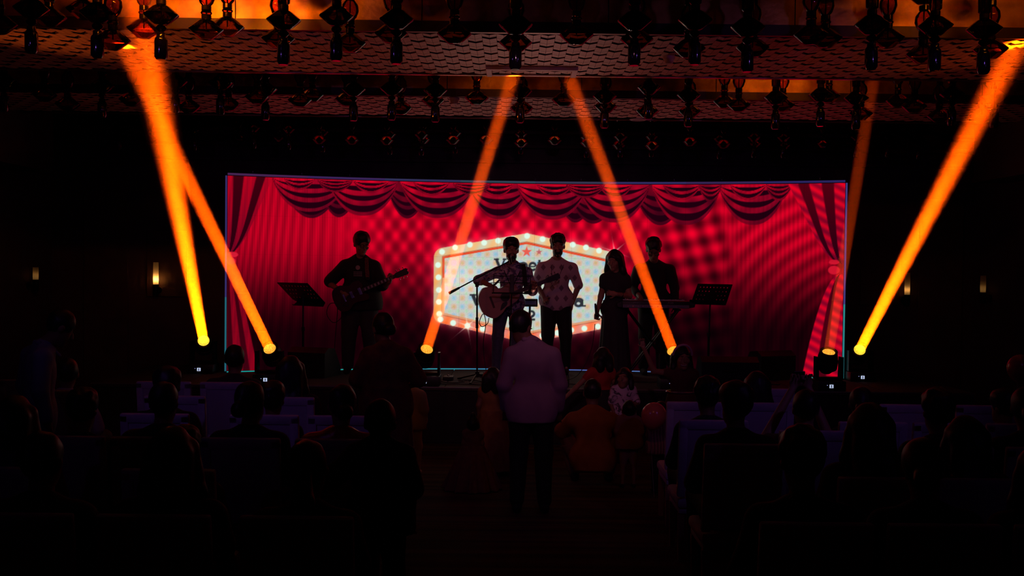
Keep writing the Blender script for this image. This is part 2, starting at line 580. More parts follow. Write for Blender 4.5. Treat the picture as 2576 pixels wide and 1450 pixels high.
def drape_right():
    ty = 664
    f = np.clip((py - 466) / (ty - 466), 0, 1)
    edge = 2114 - 130 * np.power(np.clip(1 - f, 0, 1), .62) * (1 - .06 * np.sin(PI * f))
    m = aa(edge - px, 2) * (py < ty)
    q = (2120 - px) / np.maximum(2120 - edge, 1e-3)
    dg = .85 + .2 * np.cos(2 * PI * (py - px * .55) / 26)
    blend(m, 218 * dg * (1 - .25 * f), 2, 34)
    for a, b_ in ((.16, .39), (.62, .82)):
        dm = np.clip(.5 - (np.abs(q - (a + b_) / 2 - .08 * f) - (b_ - a) / 2) / .03, 0, 1)
        blend(m * dm, 78 - 42 * f, 0, 16)
    g = np.clip((py - 690) / (950 - 690), 0, 1)
    e2 = 2112 - 95 * np.power(g, .55)
    m3 = aa(e2 - px, 2) * (py > 690)
    q2 = (2118 - px) / np.maximum(2118 - e2, 1e-3)
    blend(m3, 205 * dg, 2, 36)
    for a, b_ in ((.40, .66),):
        dm = np.clip(.5 - (np.abs(q2 - (a + b_) / 2) - (b_ - a) / 2) / .04, 0, 1)
        blend(m3 * dm, 70, 0, 16)
    for x, y, a, b_ in ((2098, 660, 13, 6), (2098, 680, 15, 11)):
        blend(aa((np.hypot((px - x) / a, (py - y) / b_) - 1) * 8), 205, 20, 45)
drape_left()
drape_right()

# marquee sign with bulbs
def poly_sd(P):
    d = np.full(px.shape, 1e9)
    inside = np.zeros(px.shape, bool)
    n = len(P)
    for i in range(n):
        x1, y1 = P[i]; x2, y2 = P[(i + 1) % n]
        ex, ey = x2 - x1, y2 - y1
        t_ = np.clip(((px - x1) * ex + (py - y1) * ey) / (ex * ex + ey * ey), 0, 1)
        d = np.minimum(d, np.hypot(px - x1 - t_ * ex, py - y1 - t_ * ey))
        c = ((y1 > py) != (y2 > py)) & (px < (x2 - x1) * (py - y1) / (y2 - y1 + 1e-9) + x1)
        inside ^= c
    return np.where(inside, -d, d)
RAD = 24
P0 = [(1092 + RAD, 624 + RAD), (1325, 588 + RAD), (1558 - RAD, 634 + RAD), (1557 - RAD, 828 - RAD - 4), (1325, 862 - RAD), (1091 + RAD, 818 - RAD - 4)]
sd = poly_sd(P0) - RAD
# sharpen the top and bottom peaks back to points
pk = np.maximum(sd, -1e9)
glow = np.exp(-np.maximum(sd, 0) / 16.0)
R = R + glow * 60; G = G + glow * 6; B = B + glow * 22
la = .5 + .5 * np.cos(2 * PI * (px - 1100) / 42) * np.cos(2 * PI * (py - 640) / 44)
lb = .5 + .5 * np.cos(2 * PI * (px - 1121) / 42) * np.cos(2 * PI * (py - 640) / 44)
lc = .5 + .5 * np.cos(2 * PI * (px - 1110) / 21) * np.cos(2 * PI * (py - 651) / 22)
org = np.clip(la * 2.2 - 1.35, 0, 1); blu = np.clip(lb * 2.2 - 1.45, 0, 1); grn = np.clip(lc * 2 - 1.2, 0, 1)
rng = np.random.RandomState(3)
speck = rng.normal(0, 3.5, px.shape)
wr = 194 + 36 * org - 42 * blu - 26 * grn + speck
wg = 202 - 38 * org - 20 * blu + 12 * grn + speck
wb = 192 - 58 * org + 42 * blu - 22 * grn + speck
hl = bump_(px, 1160, 60) * bump_(py, 700, 40)
inn = aa(sd, 2)
edge_l = ss(1150, 1105, px)
blend(inn, wr + 20 * hl, wg + 16 * hl, wb + 16 * hl)
band = inn * aa(-(sd + 24), 2)
stripe = .5 + .5 * np.cos(2 * PI * (px + py * .6) / 46)
lower = ss(740, 830, py)
upper = 1 - lower
blend(band, 200 + 40 * stripe + 25 * lower, 208 - 22 * stripe - 85 * lower - 25 * edge_l, 186 - 62 * stripe - 70 * lower - 40 * edge_l)
ln = aa(np.abs(sd + 24) - 2.6, 1.5)
blend(ln * (py < 700), 225, 70, 38)
blend(ln * (py >= 700), 220, 150, 110)
ln2 = aa(np.abs(sd + 20.5) - 1.0, 1.5)
blend(ln2 * .6, 150, 60, 40)
# bulbs along the border
path = [(1105, 790), (1104, 760), (1104, 730), (1103, 698), (1102, 667), (1112, 634), (1145, 623), (1182, 616), (1218, 611), (1253, 606), (1290, 601), (1326, 594), (1365, 602), (1403, 610), (1441, 616), (1474, 623), (1507, 631), (1538, 642), (1546, 668), (1546, 700), (1546, 732), (1546, 762), (1545, 794), (1535, 812), (1504, 822), (1470, 827), (1437, 831), (1402, 838), (1364, 845), (1325, 850), (1290, 843), (1252, 836), (1214, 828), (1176, 820), (1140, 813), (1108, 804)]
for x, y in path:
    d = np.hypot(px - x, py - y)
    blend(np.exp(-(d / 13) ** 2) * .45, 255, 205, 150)
    blend(aa(d - 7.2, 2.5), 224, 250, 232)
for x, y in ((1176, 820), (1546, 634)):
    for a in (.35, .35 + PI / 3, .35 + 2 * PI / 3):
        u_ = (px - x) * math.cos(a) + (py - y) * math.sin(a)
        w_ = -(px - x) * math.sin(a) + (py - y) * math.cos(a)
        k_ = np.exp(-np.abs(u_) / 15) * np.exp(-(w_ / (2.2 * np.exp(-np.abs(u_) / 40))) ** 2)
        blend(np.clip(k_ * 1.1, 0, 1), 255, 244, 220)
# stars
def star(x, y, r, col):
    pts = []
    for i in range(10):
        rr_ = r if i % 2 == 0 else r * .42
        pts.append((x + rr_ * math.sin(PI * i / 5), y - rr_ * math.cos(PI * i / 5)))
    blend(aa(poly_sd(pts), 1.8), *col)
star(1325, 634, 14, (232, 92, 78))
star(1356, 634.5, 8.5, (190, 98, 100))
star(1294, 633.5, 8.5, (190, 98, 100))
# lettering (only the characters the photograph shows)
INK = (44, 46, 54)
def stroke(x1, y1, x2, y2, w):
    ex, ey = x2 - x1, y2 - y1
    L = math.hypot(ex, ey)
    u_ = ((px - x1) * ex + (py - y1) * ey) / L
    w_ = np.abs((px - x1) * -ey + (py - y1) * ex) / L
    d = np.maximum(np.maximum(-u_, u_ - L), w_ - w / 2)
    blend(aa(d, 1.6), *INK)
def ring(x, y, rx, ry, w, cond=None):
    d = (np.hypot((px - x) / rx, (py - y) / ry) - 1) * min(rx, ry)
    m = aa(np.abs(d) - w / 2, 1.6)
    if cond is not None: m = m * cond
    blend(m, *INK)
def V(x, y, w, h, t):
    stroke(x + t * .3, y, x + w * .5, y + h, t)
    stroke(x + w - t * .3, y, x + w * .5, y + h, t * .6)
    stroke(x - t * .5, y + 1.5, x + t * 1.3, y + 1.5, 4)
    stroke(x + w - t * 1.1, y + 1.5, x + w + t * .4, y + 1.5, 4)
V(1246, 651, 26, 28, 7)
# n e t of the first line
stroke(1309, 661, 1309, 681, 6); stroke(1325, 668, 1325, 681, 6)
ring(1317, 669, 8, 7, 5.5, py < 669)
ring(1340, 671, 8, 9, 5.5, ~((py > 671) & (py < 675) & (px > 1341))); stroke(1333, 671, 1347, 671, 3.5)
stroke(1357, 654, 1357, 677, 6); stroke(1352, 662, 1364, 662, 4); ring(1362, 676, 5, 5, 4, (py > 676) & (px < 1364))
# small script dash of the second line
stroke(1232, 713, 1240, 712, 2.5); stroke(1338, 713, 1350, 713, 2.5)
# third line: V ... la
V(1186, 741, 28, 27, 9)
stroke(1434, 741, 1434, 771, 8); stroke(1428, 770, 1441, 770, 4)
ring(1455, 764, 8, 6.5, 6); stroke(1464, 756, 1464, 770, 7); ring(1456, 757, 8, 5, 5, py < 757); stroke(1462, 770, 1474, 770, 4)
# fourth line: 2
ring(1337, 790, 6.5, 6.5, 5.5, ~((px < 1337) & (py > 790))); stroke(1342, 794, 1331, 803, 5.5); stroke(1329, 804.5, 1346, 804.5, 5)

def lin(c):
    c = np.clip(c, 0, 255) / 255.0
    return np.where(c <= .04045, c / 12.92, ((c + .055) / 1.055) ** 2.4)
RGBA = np.stack([lin(R), lin(G), lin(B), np.ones_like(R)], -1).astype(np.float32)

def screen_material():
    m = bpy.data.materials.new('led_screen_picture')
    m.use_nodes = True
    nt = m.node_tree
    nt.nodes.clear()
    a = nt.nodes.new('ShaderNodeAttribute')
    a.attribute_name = 'picture'
    e = nt.nodes.new('ShaderNodeEmission')
    nt.links.new(a.outputs['Color'], e.inputs[0])
    e.inputs[1].default_value = 1.0
    o = nt.nodes.new('ShaderNodeOutputMaterial')
    nt.links.new(e.outputs[0], o.inputs[0])
    return m
M_LED = screen_material()
M_LED.cycles.emission_sampling = 'NONE'      # large bright surface, found well by the bounced light itself
M_CASE = mat('led_casing', (.02, .02, .022), .5)
screen = thing('led_screen', 'wide curved LED video wall showing red theatre curtains and a bulb-lit marquee', 'led screen', (SXC, 13.2, SZ0))
sloc = Vector((SXC, 13.2, SZ0))
idx = np.arange((NP + 1) * (NP + 1)).reshape(NP + 1, NP + 1)
quads = np.stack([idx[1:, :-1], idx[1:, 1:], idx[:-1, 1:], idx[:-1, :-1]], -1).reshape(-1, 4)
for c in range(NU):
    for r in range(NV):
        ys, xs = slice(r * NP, (r + 1) * NP + 1), slice(c * NP, (c + 1) * NP + 1)
        v = np.stack([gx[ys, xs] - sloc.x, gy[ys, xs] - sloc.y, gz[ys, xs] - sloc.z], -1).reshape(-1, 3)
        nv = len(v)
        u0, u1 = c / NU + .0003, (c + 1) / NU - .0003
        v0, v1 = r / NV + .0008, (r + 1) / NV - .0008
        cas = []
        for off in (-.004, -.075):
            for (a_, b_) in ((u0, v1), (u1, v1), (u1, v0), (u0, v0)):
                q = S(a_, b_, off)
                cas.append((q[0] - sloc.x, q[1] - sloc.y, q[2] - sloc.z))
        allv = np.concatenate([v, np.array(cas)])
        # tiny inset so that the seam between two panels shows
        cen = v.mean(0)
        allv[:nv] = cen + (v - cen) * np.array([.9975, .9975, .9985])
        fs = quads.tolist() + [[nv, nv + 1, nv + 2, nv + 3], [nv + 4, nv + 7, nv + 6, nv + 5], [nv, nv + 4, nv + 5, nv + 1], [nv + 1, nv + 5, nv + 6, nv + 2], [nv + 2, nv + 6, nv + 7, nv + 3], [nv + 3, nv + 7, nv + 4, nv]]
        me = bpy.data.meshes.new('led_panel')
        me.from_pydata(allv.tolist(), [], fs)
        me.materials.append(M_LED); me.materials.append(M_CASE)
        mi = np.zeros(len(fs), np.int32); mi[-6:] = 1
        me.polygons.foreach_set('material_index', mi)
        at_ = me.attributes.new('picture', 'FLOAT_COLOR', 'POINT')
        cc = np.concatenate([RGBA[ys, xs].reshape(-1, 4), np.tile(np.array([0, 0, 0, 1], np.float32), (8, 1))])
        at_.data.foreach_set('color', cc.ravel())
        me.update()
        put('led_panel', me, screen)
# glowing edge strips of the video wall
def edge_strip(name, u0, u1, va, vb, color, st, n=6, off=.004):
    vs, fs = [], []
    for i in range(n + 1):
        u = u0 + (u1 - u0) * i / n
        for v_, o_ in ((va, off), (vb, off), (vb, off + .012), (va, off + .012)):
            q = S(u, v_, o_)
            vs.append((q[0] - sloc.x, q[1] - sloc.y, q[2] - sloc.z))
    for i in range(n):
        for k_ in range(4):
            a_, b_ = i * 4 + k_, i * 4 + (k_ + 1) % 4
            fs.append((a_, b_, b_ + 4, a_ + 4))
    fs += [(0, 1, 2, 3), (n * 4 + 3, n * 4 + 2, n * 4 + 1, n * 4)]
    MB().add(vs, fs).build(name, emit('strip_%s_%.3f' % (name, color[0] + color[1] * 10), color, st), screen)
cols_top = [(.10, .03, .13), (.07, .03, .16), (.05, .05, .16), (.05, .09, .14), (.06, .06, .13), (.05, .04, .18), (.06, .03, .14), (.04, .03, .18)]
for i in range(8):
    edge_strip('top_edge_strip', i / 8, (i + 1) / 8, -.014, -.003, cols_top[i], .55)
cols_bot = [(.01, .38, .34), (.02, .42, .36), (.04, .35, .45), (.05, .30, .50), (.10, .16, .50), (.09, .18, .45), (.05, .40, .36), (.04, .42, .35)]
for i in range(8):
    edge_strip('bottom_edge_strip', i / 8, (i + 1) / 8, 1.001, 1.013, cols_bot[i], .75)
edge_strip('side_edge_strip', -.0035, -.0008, .0, .62, (.07, .05, .25), .5, 1)
edge_strip('side_edge_strip', -.0035, -.0008, .62, 1.0, (.03, .22, .30), .5, 1)
edge_strip('side_edge_strip', 1.0008, 1.0035, .0, .62, (.09, .07, .32), .6, 1)
edge_strip('side_edge_strip', 1.0008, 1.0035, .62, 1.0, (.04, .34, .36), .6, 1)
for i in range(13):
    q = S((i + .5) / 13, -.02, .02)
    MB().lathe([(.006, 0), (.006, .02), (0, .024)], 8).build('top_bolt', mat('bolt_steel', (.5, .5, .55), .3, .9), screen, loc=(q[0] - sloc.x, q[1] - sloc.y, q[2] - sloc.z))

# ------------------------------------------------------------------ stage
ST = .65
SX0, SX1, SYF = -4.75, 5.25, 11.25
stage = MB().box((SX0, SYF, 0), (SX1, YB - .35, ST - .04))
so = struct('stage', stage, M_SKIRT, 'low black stage platform under the video wall', 'stage')
nb = 10
for i in range(nb):
    w = (SX1 - SX0) / nb
    MB().box((SX0 + i * w + .004, SYF - .02, ST - .04), (SX0 + (i + 1) * w - .004, YB - .35, ST), bev=.004).build('deck_panel', M_STAGE, so)
    MB().box((SX0 + i * w + .01, SYF - .012, .02), (SX0 + (i + 1) * w - .01, SYF - .001, ST - .06), bev=.004).build('skirt_panel', M_SKIRT, so)
MB().box((SX0, SYF - .028, ST - .012), (SX1, SYF - .02, ST + .003)).build('edge_bead', mat('stage_edge_alu', (.35, .33, .33), .35, .8), so)

# ------------------------------------------------------------------ moving-head lamps and their beams in the haze
ORANGE = (1.0, .078, .0005)
def lens_material(name, c0, c1, st):
    m = bpy.data.materials.new(name)
    m.use_nodes = True
    nt = m.node_tree
    nt.nodes.clear()
    tc = nt.nodes.new('ShaderNodeTexCoord')
    vo = nt.nodes.new('ShaderNodeTexVoronoi')
    vo.inputs['Scale'].default_value = 70
    vo.feature = 'DISTANCE_TO_EDGE'
    nt.links.new(tc.outputs['Object'], vo.inputs['Vector'])
    r = nt.nodes.new('ShaderNodeValToRGB')
    r.color_ramp.elements[0].position = .0
    r.color_ramp.elements[0].color = (*c1, 1)
    r.color_ramp.elements[1].position = .16
    r.color_ramp.elements[1].color = (*c0, 1)
    nt.links.new(vo.outputs['Distance'], r.inputs[0])
    e = nt.nodes.new('ShaderNodeEmission')
    e.inputs[1].default_value = st
    nt.links.new(r.outputs[0], e.inputs[0])
    o = nt.nodes.new('ShaderNodeOutputMaterial')
    nt.links.new(e.outputs[0], o.inputs[0])
    return m
M_LENS_Y = lens_material('lens_yellow', (1.0, .55, .01), (1.0, .95, .12), 1.0)
M_LENS_O = lens_material('lens_orange', (1.0, .22, .01), (1.0, .8, .1), 1.0)

def haze_material(name, dens, g=.6):
    m = bpy.data.materials.new(name)
    m.use_nodes = True
    nt = m.node_tree
    nt.nodes.clear()
    v = nt.nodes.new('ShaderNodeVolumeScatter')
    v.inputs['Color'].default_value = (1, 1, 1, 1)
    v.inputs['Density'].default_value = dens
    v.inputs['Anisotropy'].default_value = g
    o = nt.nodes.new('ShaderNodeOutputMaterial')
    nt.links.new(v.outputs[0], o.inputs['Volume'])
    m.cycles.homogeneous_volume = True
    m.cycles.volume_sampling = 'EQUIANGULAR'
    return m
M_HAZE = haze_material('stage_haze', .20, .6)
M_LCD = emit('lcd_backlight', (.62, .72, 1.0), .75)
M_LCDI = mat('lcd_icon', (.02, .02, .03), .5)
M_LEDB = emit('blue_indicator', (.45, .5, 1.0), 1.0)

def moving_head(px_, py_, Y, target, label, lensmat, watts, half_deg, beam_label, r=.071):
    L = at(px_, py_, Y)
    t = thing('moving_head_light', label, 'stage light', (L.x, Y, ST))
    b = MB().box((-.16, -.15, 0), (.16, .15, .115), bev=.012).build('base', M_BLACK, t, True)
    MB().box((-.032, -.153, .035), (.012, -.150, .075)).build('display', M_LCD, b)
    ic = MB().box((-.020, -.1545, .040), (.0, -.1532, .046)).lathe([(0, -.006), (.006, -.004), (.008, 0), (.006, .005), (0, .008)], 8, M=Matrix.Translation((-.010, -.1535, .060)) @ Matrix.Diagonal((1, .1, 1, 1))).box((-.013, -.1545, .046), (-.007, -.1532, .054))
    ic.build('display_icon', M_LCDI, b)
    MB().box((-.060, -.153, .064), (-.054, -.150, .070)).build('indicator', M_LEDB, b)
    hz = L.z - ST
    d = (Vector(target) - L).normalized()
    ctr = Vector((0, 0, hz)) - d * .12
    yk = MB().box((-.15, -.05, .115), (.15, .05, .15), bev=.008)
    for s in (-1, 1):
        yk.prism([(s * .155, .12), (s * .125, .12), (s * .13, ctr.z + .05), (s * .155, ctr.z + .05)], -.06, .06)
    yk.build('yoke', M_BLACKM, t)
    M = frame_to(ctr, d)
    hd = MB().lathe([(0, -.15), (.06, -.15), (.10, -.10), (.118, -.02), (.112, .05), (.10, .10), (.098, .122), (.082, .122), (.080, .112), (0, .112)], 28, M=M).build('head', M_BLACK, t, True)
    MB().lathe([(.092, .10), (.100, .108), (.100, .126), (.086, .126), (.084, .113)], 28, M=M).build('lens_ring', M_BLACKM, hd, True)
    MB().lathe([(r, .1135), (r * .6, .1165), (0, .118)], 28, M=M).build('lens', lensmat, hd, True)
    for k_ in range(5):
        MB().lathe([(.110, -.09 + k_ * .022), (.121, -.086 + k_ * .022), (.121, -.079 + k_ * .022), (.110, -.075 + k_ * .022)], 24, M=M).build('cooling_rib', M_BLACK, hd)
    # the lamp's own light: a collimated disc in front of the lens
    ld = bpy.data.lights.new('lamp_beam', 'AREA')
    ld.shape = 'DISK'
    ld.size = 2 * r * .84
    ld.spread = math.radians(2 * half_deg)
    ld.color = ORANGE
    ld.energy = watts
    lo = bpy.data.objects.new('lamp_beam', ld)
    COL.objects.link(lo)
    p0 = Vector((L.x, Y, ST)) + ctr + d * .127
    lo.location = p0
    lo.rotation_euler = d.to_track_quat('-Z', 'Y').to_euler()
    # haze lit by the lamp
    T = Vector(target)
    ln = (T - p0).length
    ta = math.tan(math.radians(half_deg))
    n = 40
    M2 = frame_to(p0, d)
    bl = bpy.data.objects.new('light_beam', MB().lathe([(r * 1.03, .002), (r * 1.03 + ln * ta * 1.02 + .004, ln - .004)], n).mesh('light_beam', M_HAZE, True))
    COL.objects.link(bl)
    bl.matrix_world = M2
    tag(bl, beam_label, 'light beam', 'orange light beams in the haze')
    return t

YL = 11.42
e1a = at(366, 98, 7.45)
L1 = at(512, 857, 12.4)
dd = e1a - L1
e1 = L1 + dd * ((6.36 - 12.4) / dd.y)
BEAMS = [
    (512, 857, 12.4, e1, 'bright yellow moving-head lamp left of the video wall', M_LENS_Y, 12, 1.0, 'broad bright orange beam from the lamp left of the video wall'),
    (678, 877, YL, at_z(312, 116, HC), 'moving-head lamp at the left foot of the screen below the left drape', M_LENS_O, 9.5, .55, 'slimmer orange beam slanting left across the left drape'),
    (1074, 878, YL, at_z(1291, 190, HC), 'moving-head lamp with textured orange lens left of the marquee', M_LENS_O, 5.0, .42, 'narrow orange beam leaning right past the left of the marquee'),
    (1693, 882, YL, at_z(1433, 197, HC), 'moving-head lamp behind the girl with the headband', M_LENS_O, 5.0, .45, 'narrow orange beam leaning left across the keyboard player'),
    (2085, 885, YL, at(2211, 112, 9.9), 'moving-head lamp at the right foot of the screen in its black yoke', M_LENS_O, 1.7, .42, 'dim thin orange beam rising along the right screen edge'),
    (2163, 880, 12.4, at_z(2556, 112, HC), 'bright yellow moving-head lamp right of the video wall', M_LENS_Y, 11.5, .85, 'broad bright orange beam slanting right beyond the video wall'),
]
for b in BEAMS:
    moving_head(*b)

# orange lamps added out of sight in the ceiling recesses to brighten the gold panels
def added_recess_lamp(x, y, watts, label, w=.6, col=(1.0, .22, .006)):
    t = thing('added_recess_lamp', label, 'added light', (x, y, HC + .30))
    MB().box((-w / 2, 0, -.03), (w / 2, .03, .03), bev=.006).build('housing', M_BLACK, t)
    MB().box((-w / 2 + .02, .03, -.015), (w / 2 - .02, .034, .015)).build('diffuser', emit('added_lamp_diffuser', (1.0, .3, .02), 1.5), t)
    ld = bpy.data.lights.new('added_recess_light', 'AREA')
    ld.shape = 'RECTANGLE'; ld.size = w; ld.size_y = .03; ld.color = col; ld.energy = watts; ld.spread = math.radians(120)
    lo = bpy.data.objects.new('added_recess_light', ld)
    COL.objects.link(lo)
    lo.location = (x, y + .04, HC + .30)
    lo.rotation_euler = Vector((0, 1, .1)).to_track_quat('-Z', 'Y').to_euler()
added_recess_lamp(-2.25, 6.30, 15.0, 'added orange lamp hidden in the nearest recess at left')
added_recess_lamp(3.35, 6.30, 1.6, 'added orange lamp hidden in the nearest recess at right')
added_recess_lamp(2.95, 9.24, 1.6, 'added orange lamp hidden in the middle recess at right')
added_recess_lamp(-.10, 9.24, .35, 'added orange lamp hidden in the middle recess at centre', .3)

# ------------------------------------------------------------------ hanging glass pendants
G_AMBER = thin_glass('amber_glass', (.60, .27, .13), .28)
G_SMOKE = thin_glass('smoked_glass', (.20, .10, .09), .30)
G_DARK = mat('dark_glass_bottle', (.012, .008, .012), .12, .0, spec=.8, coat=.6)
M_ROD = mat('pendant_rod', (.03, .02, .02), .3, .8)
M_COLL = mat('pendant_collar', (.02, .014, .016), .2, .7)
def pm(prof, m, name, n=20):
    return MB().lathe(prof, n).mesh(name, m, True)
PM = {
    'bicone': pm([(.0, -.066), (.040, -.066), (.050, -.060), (.113, -.006), (.118, 0), (.113, .006), (.060, .052), (.040, .064), (.03, .068)], G_AMBER, 'bicone_glass', 24),
    'bicone_s': pm([(.0, -.066), (.040, -.066), (.050, -.060), (.113, -.006), (.118, 0), (.113, .006), (.060, .052), (.040, .064), (.03, .068)], G_SMOKE, 'bicone_glass', 24),
    'collar': pm([(.030, -.017), (.033, -.015), (.033, .015), (.030, .017)], M_COLL, 'collar'),
    'bead': pm([(.02, -.014), (.034, -.009), (.039, 0), (.034, .009), (.02, .014)], G_AMBER, 'disc_bead'),
    'ball': pm([(.0, -.026), (.020, -.021), (.036, -.006), (.037, .006), (.022, .022), (.0, .026)], G_SMOKE, 'ball_bead'),
    'drop': pm([(.028, -.075), (.045, -.055), (.062, -.01), (.058, .03), (.035, .065), (.018, .08)], G_AMBER, 'teardrop_glass'),
    'tube': pm([(.030, -.10), (.042, -.088), (.044, -.02), (.044, .07), (.03, .09)], G_SMOKE, 'tube_glass'),
    'bottle': pm([(.0, -.078), (.030, -.078), (.043, -.058), (.044, .05), (.040, .066), (.030, .078), (.029, .105), (.024, .108)], G_DARK, 'bottle_drop'),
    'canopy': pm([(.05, 0), (.05, -.02), (.012, -.03)], M_ROD, 'canopy'),
}
ROW = {1: (6.85, 7.12, 1.0, 'nearest'), 2: (9.72, 9.98, 1.0, 'middle'), 3: (12.35, 12.6, .82, 'farthest')}
def rod_mesh(L):
    k_ = 'rod%.2f' % L
    if k_ not in PM:
        PM[k_] = MB().tube([(0, 0, 0), (0, 0, L)], .0045, 6).mesh('rod', M_ROD, True)
    return PM[k_]
def pendant(row, x, y, z, kind, label):
    """z: A -> centre of the lowest bicone ; B -> bottom of the bottle"""
    sc = ROW[row][2]
    t = thing('glass_pendant', label, 'pendant light', (x, y, HU - .001), group='glass pendants in the %s ceiling recess' % ROW[row][3])
    def P(name, key, zz):
        o = put(name, PM[key], t, (0, 0, zz - HU))
        o.scale = (sc, sc, sc)
        return o
    P('canopy', 'canopy', HU - .001)
    if kind == 'A':
        o = put('rod', rod_mesh(round(HU - z, 2)), t, (0, 0, z - HU))
        P('bicone_glass', 'bicone', z)
        P('collar', 'collar', z + .082 * sc); P('disc_bead', 'bead', z + .113 * sc); P('collar', 'collar', z + .144 * sc)
        P('teardrop_glass', 'drop', z + .235 * sc); P('collar', 'collar', z + .325 * sc); P('bicone_glass', 'bicone', z + .42 * sc)
    else:
        o = put('rod', rod_mesh(round(HU - z - .1, 2)), t, (0, 0, z + .1 - HU))
        P('bottle_drop', 'bottle', z + .078 * sc)
        P('ball_bead', 'ball', z + .213 * sc)
        P('bicone_glass', 'bicone_s', z + .305 * sc)
        P('collar', 'collar', z + .39 * sc); P('tube_glass', 'tube', z + .51 * sc); P('disc_bead', 'bead', z + .625 * sc)
# (pixel x, kind, y pixel of the bicone centre for A / of the bottle's foot for B, back sub-row)
ROWS = {
 1: [(-2, 'A', 60, 0), (79, 'B', 134, 0), (124, 'A', 42, 1), (245, 'B', 145, 0), (210, 'A', 24, 1), (284, 'A', 100, 0), (362, 'A', 72, 1), (405, 'B', 150, 0), (519, 'A', 74, 0), (572, 'A', 67, 1), (713, 'B', 163, 0), (700, 'A', 97, 1), (846, 'B', 153, 0), (880, 'A', 108, 1), (997, 'B', 161, 0), (984, 'A', 84, 1), (1143, 'A', 85, 0), (1296, 'B', 175, 0), (1297, 'A', 107, 1), (1450, 'A', 88, 0), (1595, 'B', 165, 0), (1602, 'A', 99, 1), (1747, 'B', 163, 0), (1733, 'A', 122, 1), (1879, 'B', 181, 0), (1893, 'A', 120, 1), (2040, 'A', 88, 0), (2076, 'A', 96, 1), (2191, 'B', 175, 0), (2233, 'A', 96, 1), (2350, 'B', 178, 0), (2322, 'A', 136, 1), (2473, 'B', 186, 0), (2492, 'A', 124, 1)],
 2: [(10, 'B', 282, 0), (112, 'A', 238, 1), (170, 'A', 262, 0), (257, 'B', 296, 0), (330, 'A', 250, 1), (441, 'B', 284, 0), (475, 'A', 268, 1), (555, 'B', 288, 0), (575, 'A', 262, 1), (647, 'A', 244, 0), (668, 'B', 302, 1), (755, 'A', 252, 0), (786, 'A', 240, 1), (889, 'B', 304, 0), (872, 'A', 250, 1), (985, 'B', 302, 0), (1008, 'A', 272, 1), (1095, 'B', 307, 0), (1090, 'A', 253, 1), (1199, 'A', 246, 0), (1308, 'B', 309, 0), (1312, 'A', 272, 1), (1418, 'A', 251, 0), (1520, 'B', 322, 0), (1523, 'A', 268, 1), (1631, 'B', 300, 0), (1628, 'A', 280, 1), (1731, 'B', 319, 0), (1735, 'A', 281, 1), (1858, 'A', 264, 0), (1822, 'A', 256, 1), (1950, 'B', 325, 0), (1969, 'A', 264, 1), (2063, 'B', 318, 0), (2085, 'A', 242, 1), (2152, 'B', 326, 0), (2165, 'A', 286, 1), (2300, 'A', 268, 0), (2258, 'A', 254, 1), (2393, 'B', 316, 0), (2362, 'A', 292, 1), (2500, 'B', 322, 0), (2470, 'A', 290, 1)],
 3: [(300, 'B', 378, 0), (376, 'A', 350, 1), (489, 'B', 380, 0), (556, 'A', 345, 1), (639, 'B', 374, 0), (600, 'A', 350, 1), (726, 'B', 377, 0), (700, 'A', 348, 1), (803, 'A', 352, 0), (812, 'B', 383, 1), (885, 'A', 353, 0), (973, 'A', 354, 0), (981, 'B', 389, 1), (1060, 'B', 391, 0), (1066, 'A', 352, 1), (1140, 'A', 353, 0), (1145, 'B', 386, 1), (1223, 'A', 352, 0), (1311, 'A', 360, 0), (1310, 'B', 388, 1), (1395, 'A', 354, 0), (1477, 'A', 360, 0), (1475, 'B', 397, 1), (1560, 'B', 396, 0), (1556, 'A', 366, 1), (1640, 'A', 367, 0), (1638, 'B', 395, 1), (1735, 'A', 357, 0), (1820, 'A', 363, 0), (1809, 'B', 400, 1), (1896, 'B', 397, 0), (1900, 'A', 362, 1), (1970, 'B', 398, 0), (1976, 'A', 366, 1), (2070, 'A', 362, 0), (2152, 'B', 397, 0), (2140, 'A', 360, 1), (2232, 'B', 397, 0), (2310, 'B', 404, 0), (2290, 'A', 366, 1)],
}
ORD = ['first', 'second', 'third', 'fourth', 'fifth', 'sixth', 'seventh', 'eighth', 'ninth', 'tenth', 'eleventh', 'twelfth', 'thirteenth', 'fourteenth', 'fifteenth', 'sixteenth', 'seventeenth', 'eighteenth', 'nineteenth', 'twentieth', 'twenty-first', 'twenty-second', 'twenty-third', 'twenty-fourth', 'twenty-fifth', 'twenty-sixth', 'twenty-seventh', 'twenty-eighth', 'twenty-ninth']
for row, lst in ROWS.items():
    for kind in 'AB':
        sub = sorted([q for q in lst if q[1] == kind])
        for i, (x_, k_, y_, s_) in enumerate(sub):
            p = at(x_, y_, ROW[row][s_])
            what = 'amber bicone glass pendant' if kind == 'A' else 'pendant ending in a dark glass bottle'
            pendant(row, p.x, p.y, p.z, kind, '%s, %s row, %s of its kind from the left' % (what, ROW[row][3], ORD[i]))
# ------------------------------------------------------------------ people: smooth fields meshed into one continuous surface
def smin(a, b, k):
    h = np.clip(.5 + .5 * (b - a) / k, 0, 1)
    return b + (a - b) * h - k * h * (1 - h)

